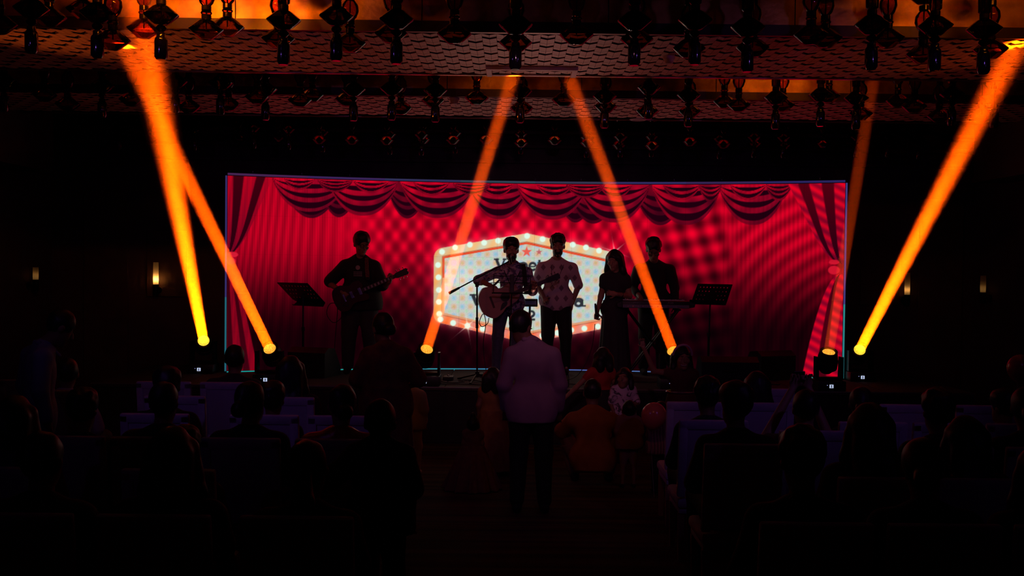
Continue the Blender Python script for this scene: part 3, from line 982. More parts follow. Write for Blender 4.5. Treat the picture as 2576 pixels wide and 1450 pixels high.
def surface_nets(F, lo, h):
    s = F < 0
    c = [s[i:F.shape[0] - 1 + i, j:F.shape[1] - 1 + j, k:F.shape[2] - 1 + k] for i in (0, 1) for j in (0, 1) for k in (0, 1)]
    cnt = sum(x.astype(np.int8) for x in c)
    act = (cnt > 0) & (cnt < 8)
    ids = np.argwhere(act)
    if len(ids) == 0:
        return np.zeros((0, 3)), np.zeros((0, 4), int)
    off = np.array([(i, j, k) for i in (0, 1) for j in (0, 1) for k in (0, 1)])
    val = np.stack([F[ids[:, 0] + o[0], ids[:, 1] + o[1], ids[:, 2] + o[2]] for o in off], 1)
    P = np.zeros((len(ids), 3)); W = np.zeros(len(ids))
    for a in range(8):
        for b in range(a + 1, 8):
            if np.abs(off[a] - off[b]).sum() != 1: continue
            va, vb = val[:, a], val[:, b]
            m = (va < 0) != (vb < 0)
            t = np.where(m, va / np.where(m, va - vb, 1), 0)
            P += m[:, None] * (off[a] + t[:, None] * (off[b] - off[a]))
            W += m
    P = P / W[:, None] + ids
    vid = -np.ones(act.shape, int)
    vid[tuple(ids.T)] = np.arange(len(ids))
    Q = []
    for ax in range(3):
        n = [slice(None)] * 3
        a = [slice(None)] * 3; b = [slice(None)] * 3
        a[ax] = slice(0, -1); b[ax] = slice(1, None)
        e = s[tuple(a)] != s[tuple(b)]
        flip = s[tuple(a)]
        o1, o2 = [q for q in range(3) if q != ax]
        pos = np.argwhere(e)
        pos = pos[(pos[:, o1] > 0) & (pos[:, o2] > 0) & (pos[:, o1] < act.shape[o1]) & (pos[:, o2] < act.shape[o2])]
        if len(pos) == 0: continue
        def g(d1, d2):
            q = pos.copy(); q[:, o1] -= d1; q[:, o2] -= d2
            return vid[tuple(q.T)]
        quad = np.stack([g(1, 1), g(0, 1), g(0, 0), g(1, 0)], 1)
        fl = flip[tuple(pos.T)] ^ (ax == 1)
        quad[~fl] = quad[~fl][:, ::-1]
        Q.append(quad)
    Q = np.concatenate(Q)
    Q = Q[(Q >= 0).all(1)]
    return np.array(lo) + P * h, Q

class Field:
    def __init__(self):
        self.p = []
    def cap(self, a, b, ra, rb=None, k=.02, flat=1.0):
        a, b = np.array(a, float), np.array(b, float)
        rb = ra if rb is None else rb
        r = max(ra, rb)
        def f(X, Y, Z):
            ba = b - a
            y = (Y - a[1]) / flat; by = ba[1] / flat
            x, z = X - a[0], Z - a[2]
            t = np.clip((x * ba[0] + y * by + z * ba[2]) / max(ba[0] ** 2 + by ** 2 + ba[2] ** 2, 1e-9), 0, 1)
            return (np.sqrt((x - t * ba[0]) ** 2 + (y - t * by) ** 2 + (z - t * ba[2]) ** 2) - (ra + (rb - ra) * t)) * (1 if flat == 1 else .85)
        self.p.append(('u', f, np.minimum(a, b) - r, np.maximum(a, b) + r, k))
        return self
    def ell(self, c, r, R=None, k=.02, op='u'):
        c, r = np.array(c, float), np.array(r, float)
        m = r.max()
        def f(X, Y, Z):
            x, y, z = X - c[0], Y - c[1], Z - c[2]
            if R is not None:
                x, y, z = (R[0, 0] * x + R[1, 0] * y + R[2, 0] * z, R[0, 1] * x + R[1, 1] * y + R[2, 1] * z, R[0, 2] * x + R[1, 2] * y + R[2, 2] * z)
            k0 = np.sqrt((x / r[0]) ** 2 + (y / r[1]) ** 2 + (z / r[2]) ** 2)
            k1 = np.sqrt((x / r[0] ** 2) ** 2 + (y / r[1] ** 2) ** 2 + (z / r[2] ** 2) ** 2)
            return k0 * (k0 - 1) / np.maximum(k1, 1e-6)
        self.p.append((op, f, c - m, c + m, k))
        return self
    def cut(self, p0, n, k=.01):
        p0, n = np.array(p0, float), np.array(n, float)
        n = n / np.linalg.norm(n)
        self.p.append(('c', lambda X, Y, Z: (X - p0[0]) * n[0] + (Y - p0[1]) * n[1] + (Z - p0[2]) * n[2], None, None, k))
        return self
    def skirt(self, c, z0, z1, r0, r1, flat=.8, folds=9, amp=.06, ph=0.0, power=1.0, k=.03):
        """from the waist (z1, r1) down to the hem (z0, r0)"""
        def f(X, Y, Z):
            t = np.clip((z1 - Z) / (z1 - z0), 0, 1)
            x, y = X - c[0], (Y - c[1]) / flat
            th = np.arctan2(y, x)
            r = (r1 + (r0 - r1) * t ** power) * (1 + amp * t * np.cos(folds * th + ph) + amp * .5 * t * np.cos((folds * 2 + 1) * th))
            d = (np.sqrt(x * x + y * y) - r) * .75
            return np.maximum(d, np.maximum(z0 - Z, Z - z1))
        R = max(r0, r1) * 1.15
        self.p.append(('u', f, np.array((c[0] - R, c[1] - R, z0)), np.array((c[0] + R, c[1] + R, z1)), k))
        return self
    def mesh(self, h, amp=0.0, freq=60.0, seed=0.0):
        us = [q for q in self.p if q[0] == 'u']
        lo = np.min([q[2] for q in us], 0) - 3 * h - amp
        hi = np.max([q[3] for q in us], 0) + 3 * h + amp
        n = np.ceil((hi - lo) / h).astype(int) + 1
        F = np.full(n, .5)
        ax = [lo[i] + h * np.arange(n[i]) for i in range(3)]
        for op, f, a, b, k in self.p:
            if op == 'c':
                F = np.maximum(F, f(ax[0][:, None, None], ax[1][None, :, None], ax[2][None, None, :]))
                continue
            i0 = np.clip(np.floor((a - k - 2.5 * h - lo) / h).astype(int), 0, n - 1)
            i1 = np.clip(np.ceil((b + k + 2.5 * h - lo) / h).astype(int) + 1, 1, n)
            if (i1 <= i0).any(): continue
            sl = tuple(slice(i0[q], i1[q]) for q in range(3))
            d = f(ax[0][sl[0]][:, None, None], ax[1][sl[1]][None, :, None], ax[2][sl[2]][None, None, :])
            if op == 'u':
                F[sl] = smin(F[sl], d, k)
            else:
                F[sl] = -smin(-F[sl], d, k)
        if amp:
            X, Y, Z = ax[0][:, None, None], ax[1][None, :, None], ax[2][None, None, :]
            nz = np.sin(freq * X + 1.7 * np.sin(freq * .6 * Z + seed) + seed) * np.sin(freq * .9 * Y + 2.1 * seed + 1.3 * np.sin(freq * .7 * X)) + .6 * np.sin(freq * .8 * Z + 1.9 * np.sin(freq * .5 * Y + seed * 1.3))
            F = F + amp * nz * .6
        F[0] = F[-1] = .5; F[:, 0] = F[:, -1] = .5; F[:, :, 0] = F[:, :, -1] = .5
        return surface_nets(F, lo, h)

def np_mesh(name, vf, m):
    v, f = vf
    me = bpy.data.meshes.new(name)
    me.vertices.add(len(v)); me.vertices.foreach_set('co', np.asarray(v, np.float32).ravel())
    me.loops.add(f.size); me.loops.foreach_set('vertex_index', np.asarray(f, np.int32).ravel())
    me.polygons.add(len(f)); me.polygons.foreach_set('loop_start', np.arange(0, f.size, 4, dtype=np.int32))
    me.polygons.foreach_set('loop_total', np.full(len(f), 4, np.int32))
    me.polygons.foreach_set('use_smooth', np.ones(len(f), bool))
    if m: me.materials.append(m)
    me.update(calc_edges=True)
    me.validate()
    return me

def V3(*a): return np.array(a, float)
def rot3(yaw=0, pitch=0, roll=0):
    """head turn: yaw about z, pitch nods forward (chin to chest), roll to the side"""
    return np.array((Matrix.Rotation(yaw, 3, 'Z') @ Matrix.Rotation(pitch, 3, 'X') @ Matrix.Rotation(roll, 3, 'Y')))

def stand(h=1.75, **ov):
    s = h / 1.75
    J = dict(pel=(0, 0, .95), che=(0, 0, 1.26), nk=(0, .012, 1.45), hd=(0, -.015, 1.62),
             sL=(-.185, 0, 1.375), eL=(-.235, .03, 1.12), wL=(-.225, -.03, .88), sR=(.185, 0, 1.375), eR=(.235, .03, 1.12), wR=(.225, -.03, .88),
             hL=(-.09, 0, .90), kL=(-.105, -.02, .50), aL=(-.115, .02, .09), hR=(.09, 0, .90), kR=(.105, -.02, .50), aR=(.115, .02, .09))
    J.update(ov)
    J = {k: np.array(v, float) * s for k, v in J.items()}
    J['s'] = s
    return J
def sit(h=1.28, **ov):
    s = h / 1.28
    J = dict(pel=(0, .06, .53), che=(0, .09, .82), nk=(0, .075, 1.00), hd=(0, .04, 1.155),
             sL=(-.18, .085, .945), eL=(-.23, .02, .69), wL=(-.12, -.20, .62), sR=(.18, .085, .945), eR=(.23, .02, .69), wR=(.12, -.20, .62),
             hL=(-.095, .04, .53), kL=(-.13, -.40, .53), aL=(-.13, -.38, .10), hR=(.095, .04, .53), kR=(.13, -.40, .53), aR=(.13, -.38, .10))
    J.update(ov)
    J = {k: np.array(v, float) * s for k, v in J.items()}
    J['s'] = s
    return J

def head_field(F, c, R, hs, h, nose=True):
    q = lambda x, y, z: c + R @ (np.array((x, y, z)) * hs)
    e = lambda x, y, z, a, b, d, **kw: F.ell(q(x, y, z), np.array((a, b, d)) * hs, R, **kw)
    e(0, .016, .026, .076, .094, .098, k=.02)
    e(0, -.028, -.050, .057, .066, .070, k=.03)
    e(0, -.072, -.100, .024, .022, .018, k=.03)
    if h <= .011:
        for s in (-1, 1):
            e(s * .031, -.103, .012, .018, .016, .011, k=.008, op='s')
            e(s * .031, -.079, .010, .0135, .0135, .0125, k=.004)
            e(s * .034, -.086, .034, .024, .012, .007, k=.01)
            e(s * .046, -.064, -.022, .022, .022, .020, k=.02)
        F.cap(q(0, -.092, .012), q(0, -.112, -.022), .008 * hs, .0135 * hs, k=.012)
        e(0, -.096, -.050, .025, .010, .0065, k=.006)
        e(0, -.094, -.060, .021, .010, .0065, k=.006)
    else:
        F.cap(q(0, -.090, .012), q(0, -.108, -.022), .010 * hs, .015 * hs, k=.014)
    for s in (-1, 1):
        e(s * .078, .012, -.004, .013, .022, .032, k=.012)

def hand_field(F, w, d, side, s, h, grip=0.0, nrm=None):
    """w wrist, d direction of the hand, side +1/-1 thumb side vector sign, grip 0 open .. 1 curled"""
    d = np.array(d, float); d /= np.linalg.norm(d)
    n = np.array(nrm if nrm is not None else (0, -1, 0), float)          # palm normal (towards which fingers curl)
    n = n - d * n.dot(d); n /= max(np.linalg.norm(n), 1e-6)
    t = np.cross(n, d) * side                                             # thumb side
    r = max(.0088 * s, .62 * h)
    pc = w + d * .048 * s
    R = np.stack([t, n, d], 1)
    F.ell(pc, np.array((.040, .017, .052)) * s, R, k=.012)
    base = w + d * .085 * s
    for i, (o, L) in enumerate(((.030, .070), (.010, .078), (-.010, .072), (-.029, .056))):
        b0 = base + t * o * s
        a1 = grip * 1.2 + .15
        m = b0 + (d * math.cos(a1) + n * math.sin(a1)) * L * .55 * s + t * o * .15 * s
        a2 = a1 + grip * 1.3 + .2
        e = m + (d * math.cos(a2) + n * math.sin(a2)) * L * .5 * s
        F.cap(b0, m, r, r * .95, k=.004); F.cap(m, e, r * .95, r * .8, k=.004)
    th0 = w + d * .025 * s + t * .030 * s
    th1 = th0 + (d * .6 + t * .8) / 1.0 * .036 * s + n * .012 * s
    th2 = th1 + (d * .85 + t * .25 + n * grip * .8) * .034 * s
    F.cap(th0, th1, r * 1.3, r * 1.1, k=.008); F.cap(th1, th2, r * 1.1, r * .9, k=.004)

def person(name, label, J, loc, rotz, h=.014, skin=None, hair=None, top=None, bottom=None, shoes=None, yaw=0, pitch=0, roll=0, hs=1.0, fat=1.0,
           handL=None, handR=None, cat='person', group=None, fem=False, protos=None, seed=1.0, leg=1.0):
    """hair=(style, material) ; top=(style, material, sleeve 0..2) ; bottom=(style, material) ; protos caches meshes for repeats"""
    t = thing(name, label, cat, loc, rotz, group)
    if protos is not None and 'done' in protos:
        for n_, me, lb in protos['parts']:
            put(n_, me, t, label=lb)
        return t
    s = J['s']
    J = dict(J)
    for q in 'LR':                       # rounded, sloping shoulders
        J['s' + q] = J['s' + q] * V3(.93, 1, 1) - V3(0, 0, .022) * s
    parts = []
    R = rot3(yaw, pitch, roll)
    F = Field()
    hsz = hs
    pel, che, nk, hd = J['pel'], J['che'], J['nk'], J['hd']
    F.cap(pel, che, .118 * s * fat, .128 * s * fat, k=.04, flat=.72)
    F.cap(che, nk - (nk - che) * .35, .125 * s * fat, .075 * s, k=.05, flat=.7)
    for q in 'LR':
        F.cap(nk - V3(0, 0, .035) * s, J['s' + q] - V3(0, 0, .008) * s, .050 * s, .052 * s, k=.05)
    F.cap(nk, hd - R @ V3(0, 0, .04), .052 * s * (hs ** .3), .050 * s * hs ** .3, k=.03)
    head_field(F, hd, R, hsz, h)
    for q in 'LR':
        F.cap(J['s' + q], J['e' + q], .050 * s * fat ** .5, .040 * s, k=.03)
        F.cap(J['e' + q], J['w' + q], .040 * s, .027 * s, k=.02)
        hk = handL if q == 'L' else handR
        hk = hk or {}
        dd_ = hk.get('d', J['w' + q] - J['e' + q])
        hand_field(F, J['w' + q], dd_, hk.get('side', 1 if q == 'L' else -1), s, h, hk.get('grip', .35), hk.get('n'))
        F.cap(J['h' + q], J['k' + q], .082 * s * fat ** .5, .056 * s, k=.04)
        F.cap(J['k' + q], J['a' + q], .054 * s, .036 * s, k=.03)
        F.cap(J['a' + q] + V3(0, .03, -.045) * s, J['a' + q] + V3(0, -.13, -.055) * s, .034 * s, .028 * s, k=.02)
    parts.append(('body', np_mesh('body', F.mesh(h), skin), None))
    # clothes
    if top:
        st, m, sl = top[0], top[1], top[2]
        F = Field()
        g = .017 * s + (.006 if st == 'loose' else 0)
        hem = top[3] if len(top) > 3 else .0
        low = pel + (pel - che) / np.linalg.norm(pel - che) * (hem + .02) * s
        wst = 1.0 if st == 'loose' else .95
        if hem > .05:
            hv = (J['hR'] - J['hL']) * .30
            rr_ = .124 * s * fat * max(leg, 1) ** .5 + g + .012
            F.cap(pel - hv, pel + hv, rr_, k=.06, flat=.82)
            if hem > .1:
                F.cap(pel - hv * 1.1 + (pel - che) * .35, pel + hv * 1.1 + (pel - che) * .35, rr_, k=.06, flat=.82)
        F.cap(low, che, .128 * s * fat * wst + g, .132 * s * fat + g, k=.04, flat=.75)
        F.cap(che, nk - (nk - che) * .35, .128 * s * fat + g, .075 * s + g, k=.05, flat=.72)
        for q in 'LR':
            F.cap(nk - V3(0, 0, .035) * s, J['s' + q] - V3(0, 0, .008) * s, .050 * s + g, .052 * s + g, k=.05)
        for q in 'LR':
            S_, E_, W_ = J['s' + q], J['e' + q], J['w' + q]
            wide = .014 * s if st == 'loose' else .004 * s
            if sl > 0:
                f_ = min(sl, 1.0)
                F.cap(S_, S_ + (E_ - S_) * f_, .052 * s * fat ** .5 + g, .044 * s + g + wide, k=.03)
            if sl > 1:
                F.cap(E_, E_ + (W_ - E_) * (sl - 1), .043 * s + g, .034 * s + g * .8, k=.02)
        if sl < 1 and sl > 0:
            pass
        F.ell(nk + (hd - nk) * .28 + V3(0, -.055, .0) * s, V3(.062, .075, .060) * s, None, k=.012, op='s')
        dn = (pel - che) / np.linalg.norm(pel - che)
        F.cut(pel + dn * (hem + (.03 if hem > .09 else .085)) * s, dn)
        if st == 'collar':
            pass
        parts.append((top[4] if len(top) > 4 else 'shirt', np_mesh('shirt', F.mesh(h, amp=.0045 * s ** .5, freq=24 / max(s, .5), seed=seed), m), None))
        if st == 'collar':
            C = Field()
            for sx in (-1, 1):
                C.cap(nk + V3(sx * .052, .045, .015) * s, nk + V3(sx * .062, -.02, .0) * s, .016 * s, .016 * s, k=.02)
                C.cap(nk + V3(sx * .062, -.02, .0) * s, nk + V3(sx * .035, -.105, -.085) * s, .016 * s, .011 * s, k=.02)
            C.cap(nk + V3(-.052, .05, .017) * s, nk + V3(.052, .05, .017) * s, .017 * s, k=.02)
            parts.append(('collar', np_mesh('collar', C.mesh(max(h * .7, .006)), m), None))
    if bottom:
        st, m = bottom[0], bottom[1]
        F = Field()
        if st in ('trousers', 'shorts', 'jeans'):
            g = .016 * s
            F.cap(pel + V3(-.03, 0, .03) * s, pel + V3(.03, 0, .03) * s, .118 * s * fat + g * .6, k=.04, flat=.76)
            ext = 1.0 if st != 'shorts' else .45
            for q in 'LR':
                F.cap(J['h' + q], J['k' + q], .084 * s * fat ** .5 * leg + g, .060 * s * leg + g, k=.03)
                if st != 'shorts':
                    F.cap(J['k' + q], J['a' + q] + (J['k' + q] - J['a' + q]) * .04, .058 * s * leg + g, .044 * s * leg + g, k=.03)
            up = (che - pel) / np.linalg.norm(che - pel)
            F.cut(pel + up * .13 * s, up)
            parts.append(('trousers', np_mesh('trousers', F.mesh(h, amp=.004, freq=22, seed=seed + 2), m), None))
        elif st in ('gown', 'skirt', 'puff'):
            hem = bottom[2]; wr = bottom[3] if len(bottom) > 3 else .16; hr = bottom[4] if len(bottom) > 4 else .26
            z1 = pel[2] + .12 * s
            F.skirt((pel[0], pel[1]), hem, z1, hr, wr, flat=.82, folds=bottom[5] if len(bottom) > 5 else 9, amp=.05 if st != 'puff' else .08, power=1.25 if st == 'gown' else .9)
            parts.append(('skirt', np_mesh('skirt', F.mesh(h), m), None))
    if shoes:
        for q in 'LR':
            F = Field()
            a = J['a' + q]
            F.cap(a + V3(0, .035, -.042) * s, a + V3(0, -.06, -.042) * s, .042 * s, .040 * s, k=.02)
            F.cap(a + V3(0, -.06, -.05) * s, a + V3(0, -.15, -.055) * s, .040 * s, .032 * s, k=.02)
            F.cut((0, 0, a[2] - .088 * s), (0, 0, -1))
            parts.append(('shoe', np_mesh('shoe', F.mesh(max(h * .8, .008)), shoes), None))
    if hair:
        st, m = hair[0], hair[1]
        F = Field()
        q = lambda x, y, z: hd + R @ (np.array((x, y, z)) * hs)
        e = lambda x, y, z, a, b, d, **kw: F.ell(q(x, y, z), np.array((a, b, d)) * hs, R, **kw)
        e(0, .022, .036, .086, .103, .104, k=.02)
        am, fr = .008, 62
        if st == 'curly':
            e(0, .008, .082, .094, .104, .080, k=.035); am, fr = .016, 78
        if st in ('wavy',):
            e(0, .005, .078, .096, .106, .080, k=.035); am, fr = .011, 66
        # face opening
        e(0, -.125, -.020, .080, .080, .100, k=.012, op='s')
        e(0, -.04, -.105, .075, .10, .075, k=.015, op='s')
        if st == 'long':
            for x in (-.05, 0, .05):
                F.cap(q(x, .07, .02), q(x * 1.3, .105, -.22), .055 * hs, .05 * hs, k=.04)
                F.cap(q(x * 1.3, .105, -.22), q(x * 1.4, .10, -.38), .05 * hs, .035 * hs, k=.04)
            for sx in (-1, 1):
                F.cap(q(sx * .075, .0, .04), q(sx * .10, .01, -.14), .036 * hs, .042 * hs, k=.03)
                F.cap(q(sx * .10, .01, -.14), q(sx * .115, -.03, -.34), .042 * hs, .030 * hs, k=.03)
            am, fr = .010, 48
        if st == 'bob':
            for sx in (-1, 1):
                F.cap(q(sx * .075, .02, .04), q(sx * .095, .02, -.10), .035 * hs, .040 * hs, k=.03)
            F.cap(q(-.06, .085, .0), q(-.06, .085, -.11), .05 * hs, k=.04)
            F.cap(q(.06, .085, .0), q(.06, .085, -.11), .05 * hs, k=.04)
            am, fr = .010, 70
        if st == 'bun':
            e(0, .05, .15, .032, .032, .036, k=.02)
        if st == 'lowbun':
            e(0, .135, -.02, .05, .045, .05, k=.02)
        if st == 'pony':
            F.cap(q(0, .12, .04), q(0, .17, -.10), .035 * hs, .045 * hs, k=.03)
            F.cap(q(0, .17, -.10), q(0, .14, -.30), .045 * hs, .02 * hs, k=.03)
        parts.append(('hair', np_mesh('hair', F.mesh(min(h, .010), amp=am * .5, freq=fr, seed=seed), m), None))
        if len(hair) > 2 and hair[2] == 'beard':
            F = Field()
            e = lambda x, y, z, a, b, d, **kw: F.ell(q(x, y, z), np.array((a, b, d)) * hs, R, **kw)
            e(0, -.030, -.064, .062, .073, .064, k=.02)
            e(0, -.10, -.115, .02, .012, .012, k=.02)
            F.cut(q(0, 0, -.022), R @ V3(0, 0, 1))
            e(0, -.115, -.046, .026, .03, .016, k=.006, op='s')
            e(0, .05, -.06, .09, .06, .12, k=.01, op='s')
            parts.append(('beard', np_mesh('beard', F.mesh(.009, amp=.003, freq=90, seed=seed), m), None))
    if protos is not None:
        protos['parts'] = parts; protos['done'] = 1
    for n_, me, lb in parts:
        put(n_, me, t, label=lb)
    return t

# skin, hair and cloth
SK = [mat('skin_%d' % i, c, .55) for i, c in enumerate(((.30, .16, .10), (.24, .12, .075), (.36, .20, .13)))]
HAIR = mat('black_hair', (.012, .009, .009), .45)
def cloth(name, c, c2=None, sc=14, rough=.8):
    return mat('cloth_' + name, c, rough, noise=(sc, 3), base2=c2 or tuple(x * .85 for x in c), bump=(180, .12))
C_BLACK = cloth('black', (.012, .011, .013))
C_DARK = cloth('charcoal', (.03, .028, .035))
C_JEAN = cloth('jeans', (.07, .08, .14), (.10, .11, .20), 30)

def pattern_cloth(name, base, ink, scale, lo, hi, kind='noise'):
    m = bpy.data.materials.new('cloth_' + name)
    m.use_nodes = True
    nt = m.node_tree
    b = nt.nodes['Principled BSDF']
    b.inputs['Roughness'].default_value = .8
    tc = nt.nodes.new('ShaderNodeTexCoord')
    if kind == 'noise':
        n = nt.nodes.new('ShaderNodeTexNoise')
        n.inputs['Scale'].default_value = scale
        n.inputs['Detail'].default_value = 4
        n.inputs['Distortion'].default_value = 1.2
        nt.links.new(tc.outputs['Object'], n.inputs['Vector'])
        out = n.outputs['Fac']
    elif kind == 'stripe':
        n = nt.nodes.new('ShaderNodeTexWave')
        n.inputs['Scale'].default_value = scale
        n.inputs['Distortion'].default_value = .6
        nt.links.new(tc.outputs['Object'], n.inputs['Vector'])
        out = n.outputs['Fac']
    else:                                       # diamond print
        sx = nt.nodes.new('ShaderNodeSeparateXYZ')
        nt.links.new(tc.outputs['Object'], sx.inputs[0])
        def mth(op, a, b_=None):
            q = nt.nodes.new('ShaderNodeMath'); q.operation = op
            for i, v in enumerate((a, b_)):
                if v is None: continue
                if isinstance(v, (int, float)): q.inputs[i].default_value = v
                else: nt.links.new(v, q.inputs[i])
            return q.outputs[0]
        zr = mth('MULTIPLY', sx.outputs['Z'], 1.0 / .13)
        row = mth('FLOOR', zr)
        xs = mth('ADD', mth('MULTIPLY', sx.outputs['X'], 1.0 / .115), mth('MULTIPLY', row, .5))
        fx = mth('ABSOLUTE', mth('SUBTRACT', mth('FRACT', xs), .5))
        fz = mth('ABSOLUTE', mth('SUBTRACT', mth('FRACT', zr), .5))
        out = mth('ADD', mth('MULTIPLY', fx, 1.15), mth('MULTIPLY', fz, 1.0))
        out = mth('SUBTRACT', 1.0, out)
    r = nt.nodes.new('ShaderNodeValToRGB')
    r.color_ramp.elements[0].position = lo
    r.color_ramp.elements[0].color = (*base, 1)
    r.color_ramp.elements[1].position = hi
    r.color_ramp.elements[1].color = (*ink, 1)
    nt.links.new(out, r.inputs[0])
    nt.links.new(r.outputs[0], b.inputs['Base Color'])
    return m

# ------------------------------------------------------------------ performers
YP = 12.55
def stage_x(px_, Y=YP): return at(px_, 800, Y).x

# electric guitarist
x1 = stage_x(905)
J = stand(1.76, hd=(.02, -.05, 1.615), nk=(0, 0, 1.455), sL=(-.20, 0, 1.365), sR=(.195, -.01, 1.36), eL=(-.40, .03, 1.13), wL=(-.19, -.24, 1.03), eR=(.30, -.06, 1.09), wR=(.40, -.24, 1.16), pel=(0, 0, .95), kL=(-.13, -.02, .5), kR=(.13, -.02, .5), aL=(-.15, .02, .09), aR=(.15, .02, .09))
guit = person('person', 'guitarist in a loose dark t-shirt playing electric guitar on the left of the stage', J, (x1, YP, ST), 0, .009, SK[1], ('wavy', HAIR), ('loose', C_BLACK, .9, .12, 'tshirt'), ('jeans', C_DARK), C_BLACK, yaw=.55, pitch=.30, fat=1.3, hs=1.08, leg=1.35,
    handL={'d': (.6, -.2, -.5), 'grip': .5, 'n': (0, 1, 0)}, handR={'d': (.25, -.15, .55), 'grip': 1.0, 'n': (-.3, -.2, .2), 'side': -1}, cat='guitarist', group='band on the stage', seed=1.1)
# shirt print and glasses
M_PRINT = mat('pale_print', (.35, .32, .38), .7)
pr = MB().lathe([(.028, 0), (.028, .004), (0, .005)], 18, M=Matrix.Translation((-.005, -.158, 1.335)) @ Matrix.Rotation(PI / 2, 4, 'X'))
for r_ in range(3):
    for c_ in range(6):
        pr.box((-.055 + c_ * .018, -.166, 1.272 - r_ * .022), (-.043 + c_ * .018, -.160, 1.284 - r_ * .022))
pr.build('shirt_print', M_PRINT, guit, label='small pale round emblem with three rows of letters')
def glasses(t, J, R, hs=1.0):
    mb = MB()
    q = lambda x, y, z: Vector(J['hd'] + R @ (np.array((x, y, z)) * hs))
    for s_ in (-1, 1):
        pts = [q(s_ * .034 + .026 * math.cos(a), -.106, .008 + .023 * math.sin(a)) for a in [2 * PI * i / 14 for i in range(15)]]
        mb.tube(pts, .0022, 5)
        mb.tube([q(s_ * .058, -.104, .012), q(s_ * .078, -.05, .012), q(s_ * .082, .01, .006)], .0022, 5)
    mb.tube([q(-.009, -.107, .012), q(0, -.110, .015), q(.009, -.107, .012)], .0022, 5)
    mb.build('glasses', M_BLACKM, t)
glasses(guit, J, rot3(.55, .30))

# acoustic singer
x2 = stage_x(1288)
M_FLOR = pattern_cloth('floral', (.42, .36, .50), (.07, .06, .16), 17, .46, .56)
J = stand(1.70, hd=(-.02, -.045, 1.62), sL=(-.205, 0, 1.36), sR=(.20, 0, 1.36), eL=(-.44, -.06, 1.23), wL=(-.26, -.27, 1.16), eR=(.26, -.10, 1.10), wR=(.27, -.32, 1.14), pel=(-.04, .02, .95), hL=(-.14, .02, .90), kL=(-.18, -.02, .50), aL=(-.20, .02, .09), hR=(.05, .02, .90), kR=(.06, .0, .5), aR=(.05, .04, .09))
sing = person('person', 'bearded singer in a blue floral shirt strumming an acoustic guitar at the microphone', J, (x2, YP - .05, ST), 0, .009, SK[0], ('wavy', HAIR, 'beard'), ('collar', M_FLOR, 1.25, .10), ('jeans', C_JEAN), C_BLACK, yaw=.1, pitch=.05, hs=1.08,
    handL={'d': (.7, -.1, -.6), 'grip': .5, 'n': (.2, 1, 0)}, handR={'d': (.1, -.1, .6), 'grip': 1.0, 'n': (-.2, -.3, .2)}, cat='singer', group='band on the stage', seed=2.3)

# man in the diamond-print shirt
x3 = stage_x(1400)
M_DIAM = pattern_cloth('diamond', (.52, .40, .45), (.20, .13, .16), 1, .66, .69, 'diamond')
J = stand(1.77, hd=(.01, -.015, 1.615), sL=(-.20, 0, 1.365), sR=(.205, 0, 1.365), eR=(.28, .05, 1.12), wR=(.20, -.02, .90), eL=(-.25, .05, 1.13), wL=(-.16, -.18, .97), kL=(-.10, -.02, .5), kR=(.12, -.02, .5), aR=(.13, .02, .09))
man3 = person('person', 'tall bearded man in a pale diamond-print shirt standing before the marquee', J, (x3, YP + .15, ST), 0, .009, SK[0], ('curly', HAIR, 'beard'), ('collar', M_DIAM, .95, .06), ('trousers', C_BLACK), C_BLACK, yaw=.0, pitch=.04, fat=1.08, hs=1.06, leg=1.1,
    handR={'d': (-.1, -.05, -1), 'grip': .45, 'n': (-1, 0, 0)}, cat='man', group='band on the stage', seed=3.1)
ln = MB().tube([(-.075, -.12, 1.40), (-.07, -.17, 1.30), (-.055, -.19, 1.22)], .003, 5).tube([(.085, -.12, 1.40), (.03, -.18, 1.27), (-.03, -.195, 1.17)], .003, 5)
ln.build('neck_cord', C_BLACK, man3)

# woman in the long gown
x4 = stage_x(1546)
J = stand(1.60, hd=(-.02, -.03, 1.60), sL=(-.155, 0, 1.37), sR=(.155, 0, 1.37), eL=(-.19, .03, 1.10), wL=(-.245, -.04, .88), eR=(.20, .0, 1.11), wR=(.0, -.20, 1.14), pel=(0, 0, .93))
woman = person('person', 'long-haired woman in a long dark gown holding a microphone low', J, (x4, YP, ST), 0, .009, SK[2], ('long', HAIR), ('fit', C_DARK, .35, .1, 'bodice'), ('gown', C_DARK, .03, .15, .215, 8), C_BLACK, yaw=-.45, pitch=.28, fat=.92,
    handL={'d': (-.15, -.1, -1), 'grip': .9, 'n': (.3, -1, 0)}, handR={'d': (-.9, -.1, .15), 'grip': .4, 'n': (0, 1, 0)}, cat='woman', group='band on the stage', seed=.6)
MB().tube([(.055 + .033 * math.cos(a), -.165 + .012 * math.sin(a), 1.04 + .033 * math.sin(a)) for a in [2 * PI * i / 14 for i in range(15)]], .006, 6).build('bracelet', mat('silver', (.7, .7, .75), .2, 1.0), woman)

# keyboard player
x5 = stage_x(1644, 12.75)
J = stand(1.75, hd=(-.02, -.07, 1.60), nk=(0, -.01, 1.45), sL=(-.205, 0, 1.375), sR=(.215, 0, 1.375), eL=(-.27, .02, 1.12), wL=(-.20, -.26, 1.0), eR=(.27, .0, 1.12), wR=(.26, -.14, .90))
keys = person('person', 'man in a dark shirt looking down over the keyboard', J, (x5, 12.78, ST), 0, .009, SK[1], ('curly', HAIR), ('collar', C_BLACK, 1.6, .08), ('trousers', C_BLACK), C_BLACK, yaw=-.1, pitch=.50, fat=1.12, hs=1.08, leg=1.1,
    handL={'d': (.1, -.5, -.5), 'grip': .4, 'n': (0, 0, -1)}, handR={'d': (0, -.15, -.9), 'grip': .5, 'n': (-1, -.2, 0)}, cat='keyboardist', group='band on the stage', seed=4.4)
glasses(keys, J, rot3(-.1, .55))

